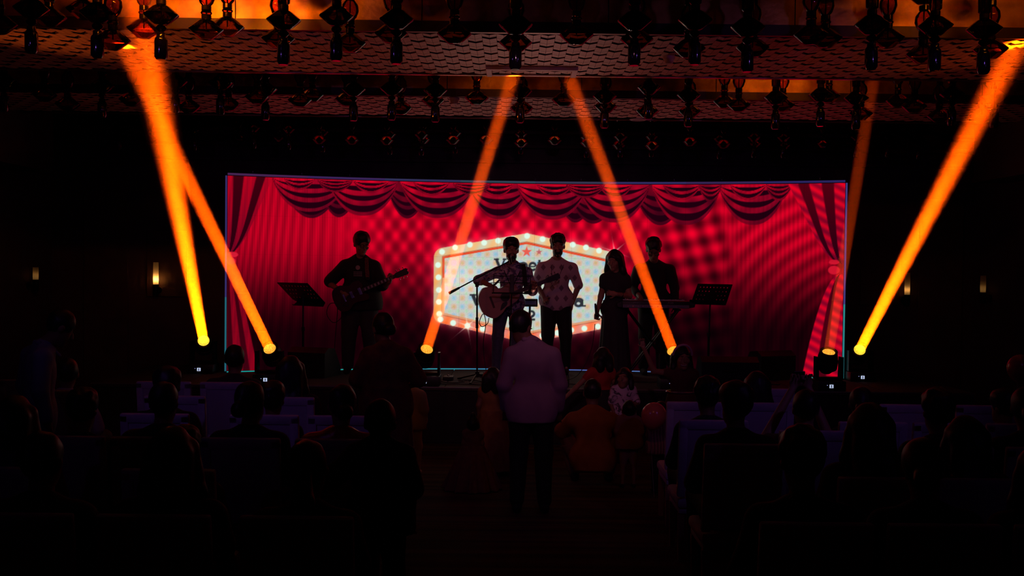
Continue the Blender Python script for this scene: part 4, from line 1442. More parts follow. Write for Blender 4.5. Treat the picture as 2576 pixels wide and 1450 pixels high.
# ------------------------------------------------------------------ instruments
def catmull(pts, n=6):
    out = []
    m = len(pts)
    for i in range(m):
        p0, p1, p2, p3 = (np.array(pts[(i + k_) % m], float) for k_ in (-1, 0, 1, 2))
        for j in range(n):
            t_ = j / n
            out.append(tuple(.5 * (2 * p1 + (p2 - p0) * t_ + (2 * p0 - 5 * p1 + 4 * p2 - p3) * t_ ** 2 + (3 * p1 - p0 - 3 * p2 + p3) * t_ ** 3)))
    return out
def place(t, loc, ry, rz=0, rx=0):
    t.matrix_world = Matrix.Translation(loc) @ Matrix.Rotation(rz, 4, 'Z') @ Matrix.Rotation(ry, 4, 'Y') @ Matrix.Rotation(rx, 4, 'X')
def pegs(t, x0, n, dx, z0, z1, y):
    for i in range(n):
        for zz, s_ in ((z0, -1), (z1, 1)):
            MB().tube([(x0 + i * dx, y, zz), (x0 + i * dx, y, zz + s_ * .022)], .004, 6).lathe([(0, -.008), (.009, -.004), (.009, .004), (0, .008)], 8, M=Matrix.Translation((x0 + i * dx, y, zz + s_ * .026))).build('tuning_peg', mat('chrome', (.6, .6, .65), .2, 1.0), t, True)

# electric guitar, neck along +X
M_GUITB = mat('guitar_body_red', (.06, .012, .012), .2, coat=.6)
M_NECKW = mat('guitar_neck_wood', (.05, .025, .015), .4)
M_CHROME = mat('chrome', (.6, .6, .65), .2, 1.0)
eg = thing('electric_guitar', 'dark red single-cut electric guitar held by the guitarist on the left', 'guitar')
out = catmull([(-.24, 0), (-.21, .13), (-.10, .165), (0, .115), (.08, .14), (.15, .12), (.165, .05), (.13, .02), (.14, -.03), (.19, -.08), (.16, -.13), (.06, -.115), (-.02, -.11), (-.10, -.16), (-.21, -.13)], 5)
MB().prism(out[::-1], -.022, .022).build('body', M_GUITB, eg)
MB().box((.12, -.032, -.024), (.58, -.010, .024), bev=.004).build('neck', M_NECKW, eg)
for i in range(9):
    MB().box((.17 + i * .045, -.0335, -.016), (.19 + i * .045, -.0322, .016)).build('fret_inlay', mat('pearl_inlay', (.5, .48, .45), .3), eg)
MB().prism([(.58, -.024), (.60, -.034), (.74, -.042), (.76, -.02), (.745, 0), (.76, .02), (.74, .042), (.60, .034), (.58, .024)], -.030, -.014).build('headstock', M_BLACK, eg)
pegs(eg, .62, 3, .045, -.036, .036, -.022)
for xx in (-.02, .09):
    MB().box((xx, -.034, -.045), (xx + .038, -.0225, .045), bev=.003).build('pickup', M_CHROME, eg)
MB().box((-.11, -.036, -.05), (-.09, -.0225, .05), bev=.003).build('bridge', M_CHROME, eg)
for xx, zz in ((-.15, -.08), (-.10, -.10), (-.17, -.03), (-.12, -.06)):
    MB().lathe([(.012, 0), (.010, .014), (0, .015)], 10, M=Matrix.Translation((xx, -.022, zz)) @ Matrix.Rotation(PI / 2, 4, 'X')).build('knob', M_BLACK, eg, True)
for i in range(6):
    MB().tube([(-.10, -.038, -.015 + i * .006), (.60, -.036, -.012 + i * .0048)], .0007, 4).build('string', M_CHROME, eg)
ge = at(886, 742, YP - .24)
place(eg, ge, math.radians(-24))
# strap over the shoulder and cable
st_ = thing('guitar_strap', 'woven guitar strap over the left guitarist\'s shoulder', 'strap', (x1, YP, ST))
pts = [(.13, -.235, 1.20), (.115, -.215, 1.33), (.10, -.13, 1.45), (.05, .10, 1.46), (-.10, .20, 1.28), (-.27, .10, 1.05), (-.30, -.16, .98)]
mb = MB()
for i in range(len(pts) - 1):
    a, b = Vector(pts[i]), Vector(pts[i + 1])
    n_ = Vector((1, 0, 0)) if i < 3 else Vector((.3, 0, 1)).normalized()
    w_ = n_ * .024
    mb.add([a - w_, a + w_, b + w_, b - w_, a - w_ + Vector((0, .006, .003)), a + w_ + Vector((0, .006, .003)), b + w_ + Vector((0, .006, .003)), b - w_ + Vector((0, .006, .003))], [(0, 1, 2, 3), (7, 6, 5, 4), (0, 4, 5, 1), (2, 6, 7, 3), (1, 5, 6, 2), (3, 7, 4, 0)])
mb.build('strap_band', mat('strap_weave', (.18, .04, .04), .8, noise=(60, 2), base2=(.05, .02, .03)), st_)
MB().box((.108, -.240, 1.185), (.152, -.232, 1.22)).build('strap_end', C_BLACK, st_)

# acoustic guitar
M_ACT = mat('acoustic_top', (.42, .23, .20), .3, noise=(8, 4), base2=(.36, .19, .16), coat=.3)
M_ACS = mat('acoustic_side', (.10, .04, .025), .3)
ag = thing('acoustic_guitar', 'pale-topped acoustic guitar with dark pickguard held by the singer', 'guitar')
out = catmull([(-.27, 0), (-.25, .11), (-.16, .195), (-.05, .175), (.03, .125), (.10, .13), (.18, .14), (.235, .08), (.245, 0), (.235, -.06), (.17, -.10), (.10, -.115), (.03, -.125), (-.05, -.175), (-.16, -.195), (-.25, -.11)], 5)
MB().prism(out[::-1], -.045, .055).build('body', M_ACS, ag)
MB().prism([(a * .985, b * .985) for a, b in out][::-1], -.049, -.0445).build('soundboard', M_ACT, ag)
MB().lathe([(.05, 0), (.05, .0022), (0, .0022)], 24, M=Matrix.Translation((.06, -.049, 0)) @ Matrix.Rotation(PI / 2, 4, 'X')).build('sound_hole', M_BLACK, ag)
MB().lathe([(.058, 0), (.058, .0016), (.050, .0016)], 24, M=Matrix.Translation((.06, -.049, 0)) @ Matrix.Rotation(PI / 2, 4, 'X')).build('rosette', M_NECKW, ag)
MB().prism(catmull([(.03, -.055), (.06, -.06), (.045, -.10), (-.05, -.135), (-.03, -.09), (.0, -.06)], 4)[::-1], -.0515, -.0492).build('pickguard', M_BLACK, ag)
MB().box((-.125, -.056, -.075), (-.10, -.0492, .075), bev=.003).build('bridge', M_NECKW, ag)
MB().box((.16, -.068, -.026), (.60, -.046, .026), bev=.004).build('neck', M_NECKW, ag)
MB().prism([(.60, -.026), (.63, -.034), (.78, -.036), (.79, 0), (.78, .036), (.63, .034), (.60, .026)], -.064, -.048).build('headstock', M_BLACK, ag)
pegs(ag, .65, 3, .045, -.034, .034, -.056)
for i in range(6):
    MB().tube([(-.11, -.060, -.02 + i * .008), (.62, -.071, -.015 + i * .006)], .0008, 4).build('string', M_CHROME, ag)
ga = at(1258, 752, YP - .33)
place(ag, ga, math.radians(-22), math.radians(8))
sp2 = thing('guitar_strap', 'black guitar strap over the singer\'s floral shirt', 'strap', (x2, YP - .05, ST))
mb = MB()
pts = [(.17, -.20, 1.06), (.155, -.195, 1.22), (.135, -.12, 1.40), (.05, .10, 1.42), (-.14, .18, 1.22), (-.34, .02, 1.02)]
for i in range(len(pts) - 1):
    a, b = Vector(pts[i]), Vector(pts[i + 1])
    w_ = (Vector((1, 0, 0)) if i < 3 else Vector((.3, 0, 1)).normalized()) * .026
    o_ = Vector((0, .006, .003))
    mb.add([a - w_, a + w_, b + w_, b - w_, a - w_ + o_, a + w_ + o_, b + w_ + o_, b - w_ + o_], [(0, 1, 2, 3), (7, 6, 5, 4), (0, 4, 5, 1), (2, 6, 7, 3), (1, 5, 6, 2), (3, 7, 4, 0)])
mb.build('strap_band', C_BLACK, sp2)
MB().box((.145, -.208, 1.03), (.195, -.198, 1.07)).build('strap_end', C_BLACK, sp2)

# microphone on a boom stand
mp0 = at(1200, 962, YP - .75); mp0.z = ST
mt = at(1200, 716, YP - .75)
m1 = at(1130, 738, YP - .78); m2 = at(1284, 656, YP - .42)
ms = thing('boom_mic_stand', 'black boom microphone stand in front of the singer', 'mic stand', mp0)
rel = lambda q: Vector(q) - mp0
MB().tube([(0, 0, .08), rel(mt)], .011, 10).build('pole', M_BLACKM, ms, True)
MB().tube([rel(mt) * .55, rel(mt) * .66], .017, 10).build('height_clutch', M_BLACK, ms, True)
MB().tube([rel(mt) + Vector((0, 0, -.03)), rel(mt) + Vector((0, 0, .03))], .022, 10).build('boom_clutch', M_BLACK, ms, True)
MB().tube([rel(m1), rel(m2)], .008, 8).build('boom', M_BLACKM, ms, True)
MB().tube([rel(m1), rel(m1) + (rel(m2) - rel(m1)) * .16], [.018, .013], 10).build('counterweight', M_BLACK, ms, True)
for a in (.3, 2.4, 4.5):
    MB().tube([(0, 0, .09), (.30 * math.cos(a), .30 * math.sin(a), .012)], .010, 8).tube([(.27 * math.cos(a), .27 * math.sin(a), .018), (.32 * math.cos(a), .32 * math.sin(a), .010)], .014, 8).build('leg', M_BLACKM, ms, True)
MB().tube([(0, 0, .05), (0, 0, .12)], .024, 10).build('hub', M_BLACK, ms, True)
def microphone(p, d, label):
    t = thing('microphone', label, 'microphone', p)
    M = frame_to((0, 0, 0), d)
    MB().lathe([(.011, -.13), (.014, -.10), (.019, -.01), (.021, 0), (0, 0)], 14, M=M).build('handle', M_BLACK, t, True)
    MB().lathe([(.021, 0), (.026, .012), (.026, .028), (.018, .046), (0, .052)], 14, M=M).build('grille', mat('mic_grille', (.08, .08, .085), .35, .8), t, True)
    MB().lathe([(.0262, .014), (.0275, .018), (.0275, .022), (.0262, .026)], 14, M=M).build('band', M_BLACKM, t, True)
mv = at(1281, 648, YP - .42)
microphone(mv, (-.08, .35, .25), 'microphone at the singer\'s mouth on the boom stand')
hw_ = J  # keep name
microphone((x4 - .235, YP - .075, ST + .79), (.12, -.15, -1), 'handheld microphone hanging from the gowned woman\'s hand')

# music stands
def desk_stand(px_, py_, Y, foot_px, tilt, yaw, label, w=.50, d=.34, holes=True):
    c = at(px_, py_, Y)
    b = at(foot_px, 900, Y); 
    t = thing('music_stand', label, 'music stand', (b.x, Y, ST))
    M = Matrix.Translation((c.x - b.x, 0, c.z - ST)) @ Matrix.Rotation(yaw, 4, 'Z') @ Matrix.Rotation(tilt, 4, 'X')
    # desk with real punched holes: a grid of bars around them
    bm = bmesh.new()
    nx, nz = 31, 15
    vs = {}
    def vert(i, j, k_):
        key = (i, j, k_)
        if key not in vs:
            vs[key] = bm.verts.new(M @ Vector((-w / 2 + w * i / nx, k_ * .006, -d / 2 + d * j / nz)))
        return vs[key]
    hole = set()
    for i in range(3, nx - 3):
        for j in range(3, nz - 2):
            if i % 3 == 0 and j % 3 == 0 and not (10 < i < 20 and j < 7):
                hole.add((i, j))
    for i in range(nx):
        for j in range(nz):
            if (i, j) in hole: continue
            bm.faces.new([vert(i, j, 0), vert(i + 1, j, 0), vert(i + 1, j + 1, 0), vert(i, j + 1, 0)])
            bm.faces.new([vert(i, j + 1, 1), vert(i + 1, j + 1, 1), vert(i + 1, j, 1), vert(i, j, 1)])
    me = bpy.data.meshes.new('desk'); bm.to_mesh(me); bm.free()
    me.materials.append(M_BLACKM)
    put('desk', me, t)
    MB().box((-w / 2, -.055, -d / 2 - .006), (w / 2, .006, -d / 2), M=M).box((-w / 2, -.058, -d / 2 - .006), (w / 2, -.052, -d / 2 + .014), M=M).build('ledge', M_BLACKM, t)
    q = M @ Vector((0, .03, -.02))
    MB().box((-.035, .006, -.08), (.035, .035, .06), M=M, bev=.004).build('bracket', M_BLACK, t)
    MB().tube([(0, 0, .12), (q.x * .3, q.y * .3, q.z - .12), (q.x, q.y, q.z)], .010, 8).build('pole', M_BLACKM, t, True)
    MB().tube([(0, 0, .12), (0, 0, .55)], .015, 8).build('lower_pole', M_BLACKM, t, True)
    MB().tube([(0, 0, .53), (0, 0, .58)], .022, 8).build('clutch', M_BLACK, t, True)
    for a in (.5, 2.6, 4.7):
        MB().tube([(0, 0, .16), (.26 * math.cos(a), .26 * math.sin(a), .012)], .009, 6).build('leg', M_BLACKM, t, True)
desk_stand(757, 737, 12.5, 762, math.radians(52), math.radians(-32), 'black perforated music stand to the left of the electric guitarist', w=.52, d=.40)
desk_stand(1790, 740, 12.35, 1782, math.radians(-40), math.radians(-34), 'black perforated music stand to the right of the keyboard', w=.46, d=.32)
# open wire stand before the singer
c = at(1288, 716, YP - .62); b = at(1281, 900, YP - .62)
ws = thing('wire_music_stand', 'open wire-frame music stand in front of the singer', 'music stand', (b.x, YP - .62, ST))
zc = c.z - ST; xc = c.x - b.x
fr = MB()
for zz in (-.10, .02, .10):
    fr.tube([(xc - .22, 0, zc + zz), (xc + .22, 0, zc + zz)], .0055, 6)
for xx in (-.22, .22):
    fr.tube([(xc + xx, 0, zc - .10), (xc + xx, 0, zc + .10)], .0055, 6)
fr.tube([(xc, 0, zc - .05), (xc - .10, 0, zc + .17)], .0055, 6).tube([(xc, 0, zc - .05), (xc + .10, 0, zc + .17)], .0055, 6)
fr.build('wire_desk', M_BLACKM, ws, True)
MB().tube([(xc - .24, -.03, zc - .105), (xc + .24, -.03, zc - .105)], .008, 6).build('ledge', M_BLACKM, ws, True)
MB().box((xc - .025, -.01, zc - .10), (xc + .025, .03, zc + .12), bev=.005).build('bracket', M_BLACK, ws)
MB().tube([(0, 0, .15), (xc, .0, zc - .05)], .008, 8).build('pole', M_BLACKM, ws, True)
for a in (1.0, 3.1, 5.2):
    MB().tube([(0, 0, .18), (.22 * math.cos(a), .22 * math.sin(a), .01)], .007, 6).build('leg', M_BLACKM, ws, True)

# keyboard on its X stand
def text_mesh(s_, size, m, depth=.001):
    cu = bpy.data.curves.new('lettering', 'FONT')
    cu.body = s_; cu.size = size; cu.extrude = depth; cu.align_x = 'CENTER'; cu.resolution_u = 3
    o = bpy.data.objects.new('tmp', cu)
    COL.objects.link(o)
    dg = bpy.context.evaluated_depsgraph_get()
    me = bpy.data.meshes.new_from_object(o.evaluated_get(dg))
    bpy.data.objects.remove(o)
    me.materials.clear(); me.materials.append(m)
    return me
kc = at(1660, 765, 12.32)
kb = thing('keyboard', 'long black stage keyboard seen from its back panel', 'keyboard', (kc.x, 12.32, kc.z))
MB().box((-.47, -.02, -.055), (.37, .32, .035), bev=.012).build('body', M_BLACK, kb, True)
MB().prism([(.37, -.05), (.43, -.04), (.44, .0), (.37, .03)], .0, .30).prism([(-.53, -.0), (-.52, -.04), (-.47, -.05), (-.47, .03)], .0, .30).build('end_cheek', M_BLACK, kb)
MB().box((-.46, -.026, -.05), (.36, -.020, -.012), bev=.002).build('socket_panel', mat('panel_grey', (.16, .15, .22), .4), kb)
for i in range(12):
    MB().lathe([(.008, 0), (.008, .006), (.004, .006), (.004, .001)], 10, M=Matrix.Translation((-.40 + i * .062, -.026, -.032)) @ Matrix.Rotation(PI / 2, 4, 'X')).build('socket', M_CHROME, kb)
for i in range(36):
    MB().box((-.44 + i * .0215, .16, .035), (-.42 + i * .0215, .31, .047)).build('white_key', mat('key_white', (.6, .6, .6), .3), kb)
for i in range(35):
    if i % 7 not in (2, 6):
        MB().box((-.425 + i * .0215, .16, .047), (-.413 + i * .0215, .255, .056)).build('black_key', M_BLACK, kb)
M_LETT = mat('grey_lettering', (.16, .15, .17), .5)
put('lettering', text_mesh('mo', .045, M_LETT), kb, (-.30, -.021, .002), (PI / 2, 0, 0))
put('lettering', text_mesh('XS6', .045, M_LETT), kb, (.13, -.021, .002), (PI / 2, 0, 0))
ks = thing('keyboard_stand', 'black folding X stand carrying the keyboard', 'stand', (kc.x - .05, 12.42, ST))
zk = kc.z - ST - .06
for dy in (-.02, .12):
    MB().tube([(-.34, dy, .02), (.30, dy, zk - .015)], .014, 8).build('leg', M_BLACKM, ks, True)
    MB().tube([(.30, dy + .03, .02), (-.34, dy + .03, zk - .015)], .014, 8).build('leg', M_BLACKM, ks, True)
for xx in (-.34, .30):
    MB().tube([(xx, -.12, zk - .012), (xx, .22, zk - .012)], .012, 8).build('top_rail', M_BLACKM, ks, True)
    MB().tube([(xx, -.14, .014), (xx, .24, .014)], .014, 8).build('foot_rail', M_BLACK, ks, True)
# small mixer on a stand between singer and tall man
mx = at(1333, 762, 12.95)
t = thing('mixer_box', 'small blue-labelled equipment box on a stand between the singer and the tall man', 'mixer', (mx.x, 12.95, ST))
MB().box((-.10, -.06, mx.z - ST - .05), (.10, .10, mx.z - ST + .05), bev=.008).build('case', M_BLACK, t)
MB().box((-.08, -.064, mx.z - ST - .02), (.08, -.060, mx.z - ST + .025)).build('label_plate', mat('blue_plate', (.10, .11, .26), .4), t)
MB().tube([(0, 0, .02), (0, 0, mx.z - ST - .05)], .014, 8).build('pole', M_BLACKM, t, True)
MB().lathe([(.14, 0), (.14, .012), (.03, .03), (0, .03)], 20).build('base', M_BLACK, t, True)

# floor monitors
def wedge(px_, Y, w, label, rz=0.0, zs=1.0):
    c = at(px_, 930, Y)
    t = thing('floor_monitor', label, 'speaker', (c.x, Y, ST), rz)
    prof = [(-.20, 0), (.22, 0), (.22, .10 * zs), (.06, .34 * zs), (-.10, .36 * zs), (-.20, .30 * zs)]
    mb = MB()
    n = len(prof)
    vs = [(-w / 2, y, z) for y, z in prof] + [(w / 2, y, z) for y, z in prof]
    mb.add(vs, [tuple(range(n)), tuple(range(2 * n - 1, n - 1, -1))] + [(i, i + n, (i + 1) % n + n, (i + 1) % n) for i in range(n)])
    mb.build('cabinet', M_BLACK, t)
    a, b = Vector((0, .22, .10 * zs)), Vector((0, .06, .34 * zs))
    nrm = Vector((0, (b - a).z, -(b - a).y)).normalized()
    g = MB()
    for k_ in range(7):
        p_ = a + (b - a) * (.08 + .14 * k_)
        g.box((-w / 2 + .03, p_.y, p_.z), (w / 2 - .03, p_.y + .012, p_.z + .012))
    g.build('grille', M_BLACKM, t)
    MB().tube([(-.08, -.205, .20 * zs), (-.08, -.225, .20 * zs), (.08, -.225, .20 * zs), (.08, -.205, .20 * zs)], .008, 8).build('handle', M_BLACKM, t, True)
    MB().lathe([(.022, 0), (.022, .004), (.012, .006), (0, .006)], 12, M=Matrix.Translation((0, -.201, .12 * zs)) @ Matrix.Rotation(PI / 2, 4, 'X')).build('connector', M_BLACKM, t)
wedge(1828, 11.62, .66, 'wide black floor monitor at the stage edge right of the headband girl')
wedge(1935, 12.5, .5, 'black floor monitor further back near the right drape', .35)
wedge(790, 12.2, .5, 'black floor monitor by the left music stand', -.3)

# cables, bottle and small things on the stage
M_CAB = mat('black_cable', (.015, .014, .016), .5)
def cable(label, pts, r=.006):
    p = catmull(pts + pts[::-1], 6)[: (len(pts) - 1) * 6 + 1] if False else pts
    P_ = [np.array(q, float) for q in pts]
    res = []
    for i in range(len(P_) - 1):
        p0, p1, p2, p3 = P_[max(i - 1, 0)], P_[i], P_[i + 1], P_[min(i + 2, len(P_) - 1)]
        for j in range(8):
            t_ = j / 8
            res.append(.5 * (2 * p1 + (p2 - p0) * t_ + (2 * p0 - 5 * p1 + 4 * p2 - p3) * t_ ** 2 + (3 * p1 - p0 - 3 * p2 + p3) * t_ ** 3))
    res.append(P_[-1])
    o = MB().tube([tuple(q) for q in res], r, 6).build('cable', M_CAB, None, True)
    tag(o, label, 'cable', 'cables on the stage')
f = ST + .007
A = lambda px_, py_, Y: tuple(at(px_, py_, Y))
cable('guitar cable looping down from the electric guitar', [A(868, 770, 12.3), A(858, 800, 12.3), A(838, 812, 12.28), A(822, 790, 12.28), A(830, 765, 12.28), A(848, 770, 12.28), A(846, 820, 12.3), (at(836, 900, 12.3).x, 12.3, ST + .12), (at(820, 900, 12.2).x, 12.2, f), (at(780, 900, 12.0).x, 11.9, f)], .005)
cable('cable hanging from the acoustic guitar beside the boom stand', [A(1230, 800, 12.15), A(1226, 815, 12.12), A(1212, 822, 12.1), A(1206, 810, 12.1), A(1216, 790, 12.1), A(1222, 815, 12.1), A(1216, 860, 12.1), A(1218, 900, 12.1), (at(1222, 900, 12.0).x, 12.0, f), (at(1180, 900, 11.8).x, 11.8, f)], .005)
cable('cable trailing from the handheld microphone across the stage floor', [(x4 - .25, YP - .05, ST + .66), (x4 - .30, YP - .15, ST + .35), (x4 - .45, 12.2, ST + .08), (x4 - .62, 12.0, f), (x4 - .85, 11.8, f), (x4 - .55, 11.6, f), (x4 - .2, 11.65, f)], .005)
cable('tangled cable on the stage beside the boom stand\'s left foot', [(-.85, 11.75, f), (-.7, 11.6, f), (-.55, 11.72, f), (-.62, 11.85, f), (-.45, 11.9, f), (-.3, 11.7, f), (-.15, 11.62, f)])
cable('second cable lying along the stage edge left of the boom stand', [(-.95, 11.55, f), (-.75, 11.48, f), (-.5, 11.50, f), (-.35, 11.44, f), (-.2, 11.5, f)])
cable('cable running along the right stage floor by the keyboard stand', [(1.2, 12.0, f), (1.6, 11.9, f), (2.0, 11.95, f), (2.4, 11.8, f), (3.2, 11.8, f)])
for px_, lb in ((1128, 'small black pedal on the stage left of the boom stand'), (1218, 'small black junction box behind the boom stand foot')):
    yp_ = 11.95 if px_ < 1200 else 12.32
    c = at(px_, 955, yp_)
    t = thing('pedal', lb, 'pedal', (c.x, yp_, ST))
    MB().box((-.06, -.09, 0), (.06, .09, .045), bev=.008).build('housing', M_BLACK, t)
    MB().lathe([(.015, .045), (.015, .058), (0, .06)], 12).build('foot_switch', M_CHROME, t, True)
c = at(1424, 985, 11.36)
t = thing('glass_bottle', 'small clear soda bottle standing on the stage edge', 'bottle', (c.x, 11.36, ST + .004))
MB().lathe([(.0, 0), (.032, 0), (.034, .02), (.034, .11), (.030, .13), (.014, .18), (.013, .215), (.0, .215)], 18).build('glass', thin_glass('bottle_glass', (.75, .7, .75), .2), t, True)
MB().lathe([(.014, .205), (.0155, .208), (.0155, .225), (0, .227)], 14).build('cap', mat('bottle_cap', (.4, .1, .1), .4), t, True)
# ------------------------------------------------------------------ chairs and audience
M_CHW = mat('white_chair_fabric', (.62, .58, .66), .7, noise=(20, 3), base2=(.55, .51, .60), bump=(120, .1))
M_CHP = mat('white_chair_panel', (.50, .46, .54), .7)
M_CHL = mat('chair_leg_wood', (.45, .20, .12), .4)
def chair_meshes():
    d = {}
    d['seat'] = MB().box((-.23, -.24, .375), (.23, .22, .45), bev=.025).mesh('seat', M_CHW, True)
    R_ = Matrix.Translation((0, .215, .46)) @ Matrix.Rotation(-.12, 4, 'X')
    fr = MB().box((-.235, -.022, .0), (-.175, .022, .54), M=R_, bev=.012).box((.175, -.022, .0), (.235, .022, .54), M=R_, bev=.012).box((-.235, -.022, .48), (.235, .022, .545), M=R_, bev=.012).box((-.18, -.02, .02), (.18, .02, .08), M=R_, bev=.01)
    d['back_frame'] = fr.mesh('back_frame', M_CHW, True)
    d['backrest'] = MB().box((-.178, -.014, .07), (.178, .014, .485), M=R_, bev=.008).mesh('backrest', M_CHP, True)
    d['apron'] = MB().box((-.215, -.22, .335), (.215, .20, .376), bev=.008).mesh('apron', M_CHW, True)
    d['leg'] = MB().prism([(-.024, .336), (-.016, 0), (.016, 0), (.024, .336)], -.02, .02).mesh('leg', M_CHL)
    d['leg_w'] = MB().prism([(-.024, .336), (-.016, 0), (.016, 0), (.024, .336)], -.02, .02).mesh('leg', M_CHW)
    return d
CHM = chair_meshes()
def chair(x, y, label, rz=PI, red=False):
    t = thing('banquet_chair', label, 'chair', (x, y, 0), rz, 'white banquet chairs of the audience')
    for n_ in ('seat', 'back_frame', 'backrest', 'apron'):
        put(n_, CHM[n_], t)
    for sx in (-1, 1):
        for sy in (-.19, .17):
            put('leg', CHM['leg'], t, (sx * .195, sy, 0))
    return t

# seated spectators seen from behind: six kinds, repeated
CL = {k_: cloth(k_, c_) for k_, c_ in dict(navy=(.015, .017, .035), brown=(.035, .02, .015), grey=(.03, .03, .034), maroon=(.04, .010, .012), olive=(.022, .022, .012), teal=(.01, .022, .025)).items()}
KINDS = {
 'm1': (dict(hair=('curly', HAIR), top=('collar', CL['navy'], 1.8, .06), bottom=('trousers', C_BLACK)), {}, 'man in navy'),
 'm2': (dict(hair=('short', HAIR), top=('loose', CL['grey'], .9, .06), bottom=('trousers', C_BLACK), fat=1.12), {}, 'heavy man in grey'),
 'm3': (dict(hair=('wavy', HAIR), top=('collar', CL['olive'], 1.7, .06), bottom=('trousers', C_BLACK), yaw=.35), {}, 'man in olive'),
 'f1': (dict(hair=('long', HAIR), top=('fit', CL['maroon'], .6, .06), bottom=('trousers', C_BLACK), fat=.95), {}, 'woman in maroon'),
 'f2': (dict(hair=('lowbun', HAIR), top=('fit', CL['teal'], .7, .06), bottom=('trousers', C_BLACK), yaw=-.3), {}, 'woman in teal'),
 'f4': (dict(hair=('lowbun', HAIR), top=('loose', mat('orange_satin', (.50, .10, .02), .28, noise=(9, 4), base2=(.20, .03, .01), bump=(14, .9)), 1.5, .06), bottom=('trousers', C_BLACK), fat=1.1, yaw=.3), {}, 'woman in orange satin'),
 'f3': (dict(hair=('pony', HAIR), top=('fit', CL['brown'], .8, .06), bottom=('trousers', C_BLACK), roll=.1), {}, 'woman in brown'),
}
ROWY = [9.75, 8.85, 7.95, 7.05, 6.15, 5.25, 4.35]
TAKEN = [(at_z(2022, 985, 1.22).x, at_z(2022, 985, 1.22).y), (at_z(175, 905, 1.22).x, at_z(175, 905, 1.22).y), (1338 / 1e9 + .16, 8.2), (-1.10, 8.7), (-.7, 5.3), (.76, 9.35), (-3.42, 7.3), (1.07, 8.95)]
def free_spot(px_, py_, z, tol=.50, aisle=1.3):
    """nearest free place in a chair row that keeps the head (height z) where the photograph has it"""
    y0 = at_z(px_, py_, z).y
    for Y in sorted(ROWY, key=lambda r_: abs(r_ - y0)):
        x = at(px_, py_, Y).x
        zz = at(px_, py_, Y).z
        for dx in (0, .06, -.06, .12, -.12, .2, -.2, .3, -.3):
            X = x + dx
            if all(abs(X - a_) >= tol or abs(Y - b_) >= .80 for a_, b_ in TAKEN) and abs(X) < 5.9:
                if abs(Y - y0) < 1.0:
                    TAKEN.append((X, Y))
                    return X, Y, zz
    return None
def spectator(kind, px_, ytop, label, h=1.30):
    """seat a spectator so that the top of the head meets the photograph"""
    kw, proto, what = KINDS[kind]
    r_ = free_spot(px_, ytop, h)
    if r_ is None:
        print('no seat for', label)
        return
    X, Y, zz = r_
    t = person('person', label, sit(1.28), (X, Y, 0), PI, .016, SK[1], protos=proto, shoes=None, group='seated spectators', cat='spectator', seed=len(label) * .37, **kw)
    sc = min(max(zz / 1.30, .90), 1.09)
    t.scale = (sc, sc, sc)
    chair(X, Y, 'white chair under the %s' % label)
# (kind, px, head-top y, description)
SPECT = [
 ('f1', 50, 988, 'long-haired woman at the far left edge'),
 ('m1', 216, 979, 'dark-haired man before the white-shawled guest'),
 ('m2', 298, 953, 'heavy-set man, third head from the left edge'),
 ('m3', 425, 923, 'man with visible neck and ears below the left sconce'),
 ('f2', 588, 953, 'low-bun woman in the middle of the left block'),
 ('m1', 690, 962, 'broad man below the lamp at the left drape'),
 ('f1', 735, 891, 'woman near the stage, right of the left drape lamp'),
 ('m2', 595, 864, 'front-row spectator with head against the left drape'),
 ('f4', 782, 960, 'woman in orange satin beside the big pale aisle chair'),
 ('m1', 1777, 950, 'left head before the wide floor monitor'),
 ('m3', 1847, 960, 'middle head before the wide floor monitor'),
 ('f1', 1901, 930, 'woman just right of the wide floor monitor'),
 ('m2', 1970, 962, 'spectator left of the raised phone hands'),
 ('f2', 2056, 968, 'low-bun woman below the right screen lamp'),
 ('f1', 2180, 1006, 'long-haired woman below the rightmost lamp'),
 ('f3', 2140, 975, 'ponytailed woman left of the rightmost lamp display'),
 ('m1', 2352, 980, 'broad man below the right wall sconce'),
 ('f2', 2452, 966, 'low-bun woman near the right wall'),
 ('f1', 2390, 1038, 'long-haired woman behind the broad man at right'),
 ('m3', 2520, 978, 'man near the right edge beside the red balloon'),
]
REAR = [('m2', 120, 1075), ('f1', 330, 1062), ('m1', 470, 1075), ('f3', 610, 1095), ('m3', 745, 1090), ('m1', 2010, 1075), ('f2', 2140, 1090), ('m2', 2290, 1080), ('f1', 2440, 1095), ('m3', 2560, 1078),
        ('f1', 180, 1205), ('m2', 400, 1190), ('f2', 620, 1215), ('m1', 1930, 1215), ('f3', 2150, 1205), ('m2', 2390, 1190)]
EMPTY_FIRST = True
for k_, px_, yt_, lb in SPECT:
    spectator(k_, px_, yt_, lb)
# empty chairs whose pale backs catch the light
def empty_chair(px_, ytop, label, rz=PI):
    r_ = free_spot(px_, ytop, 1.0)
    if r_ is None:
        print('no room for', label)
        return
    chair(r_[0], r_[1], label, rz)
for px_, yt_, lb in ((190, 981, 'pale empty chair beside the white-shouldered guest at left'), (470, 980, 'pale empty chair right of the neck-and-ears man'), (524, 983, 'pale empty chair with narrow visible top left of the low-bun woman'), (345, 1004, 'pale empty chair left of the neck-and-ears man'), (500, 1005, 'pale empty chair one row nearer in the left block middle'),
                      (858, 991, 'large pale empty chair at the aisle left of the standing woman'), (1775, 1002, 'pale aisle chair of the right block in the front row'), (1825, 1026, 'pale aisle chair of the right block in the second row'), (1910, 1004, 'pale empty chair right of the three monitor heads'), (1820, 1052, 'big pale aisle chair of the right block in the third row'),
                      (2255, 1006, 'pale empty chair behind the rightmost lamp'), (2270, 1032, 'pale empty chair one row nearer below the rightmost lamp'), (2440, 1034, 'pale empty chair in the right block below the right wall sconce'), (2545, 1020, 'pale empty chair at the right picture edge')):
    empty_chair(px_, yt_, lb)

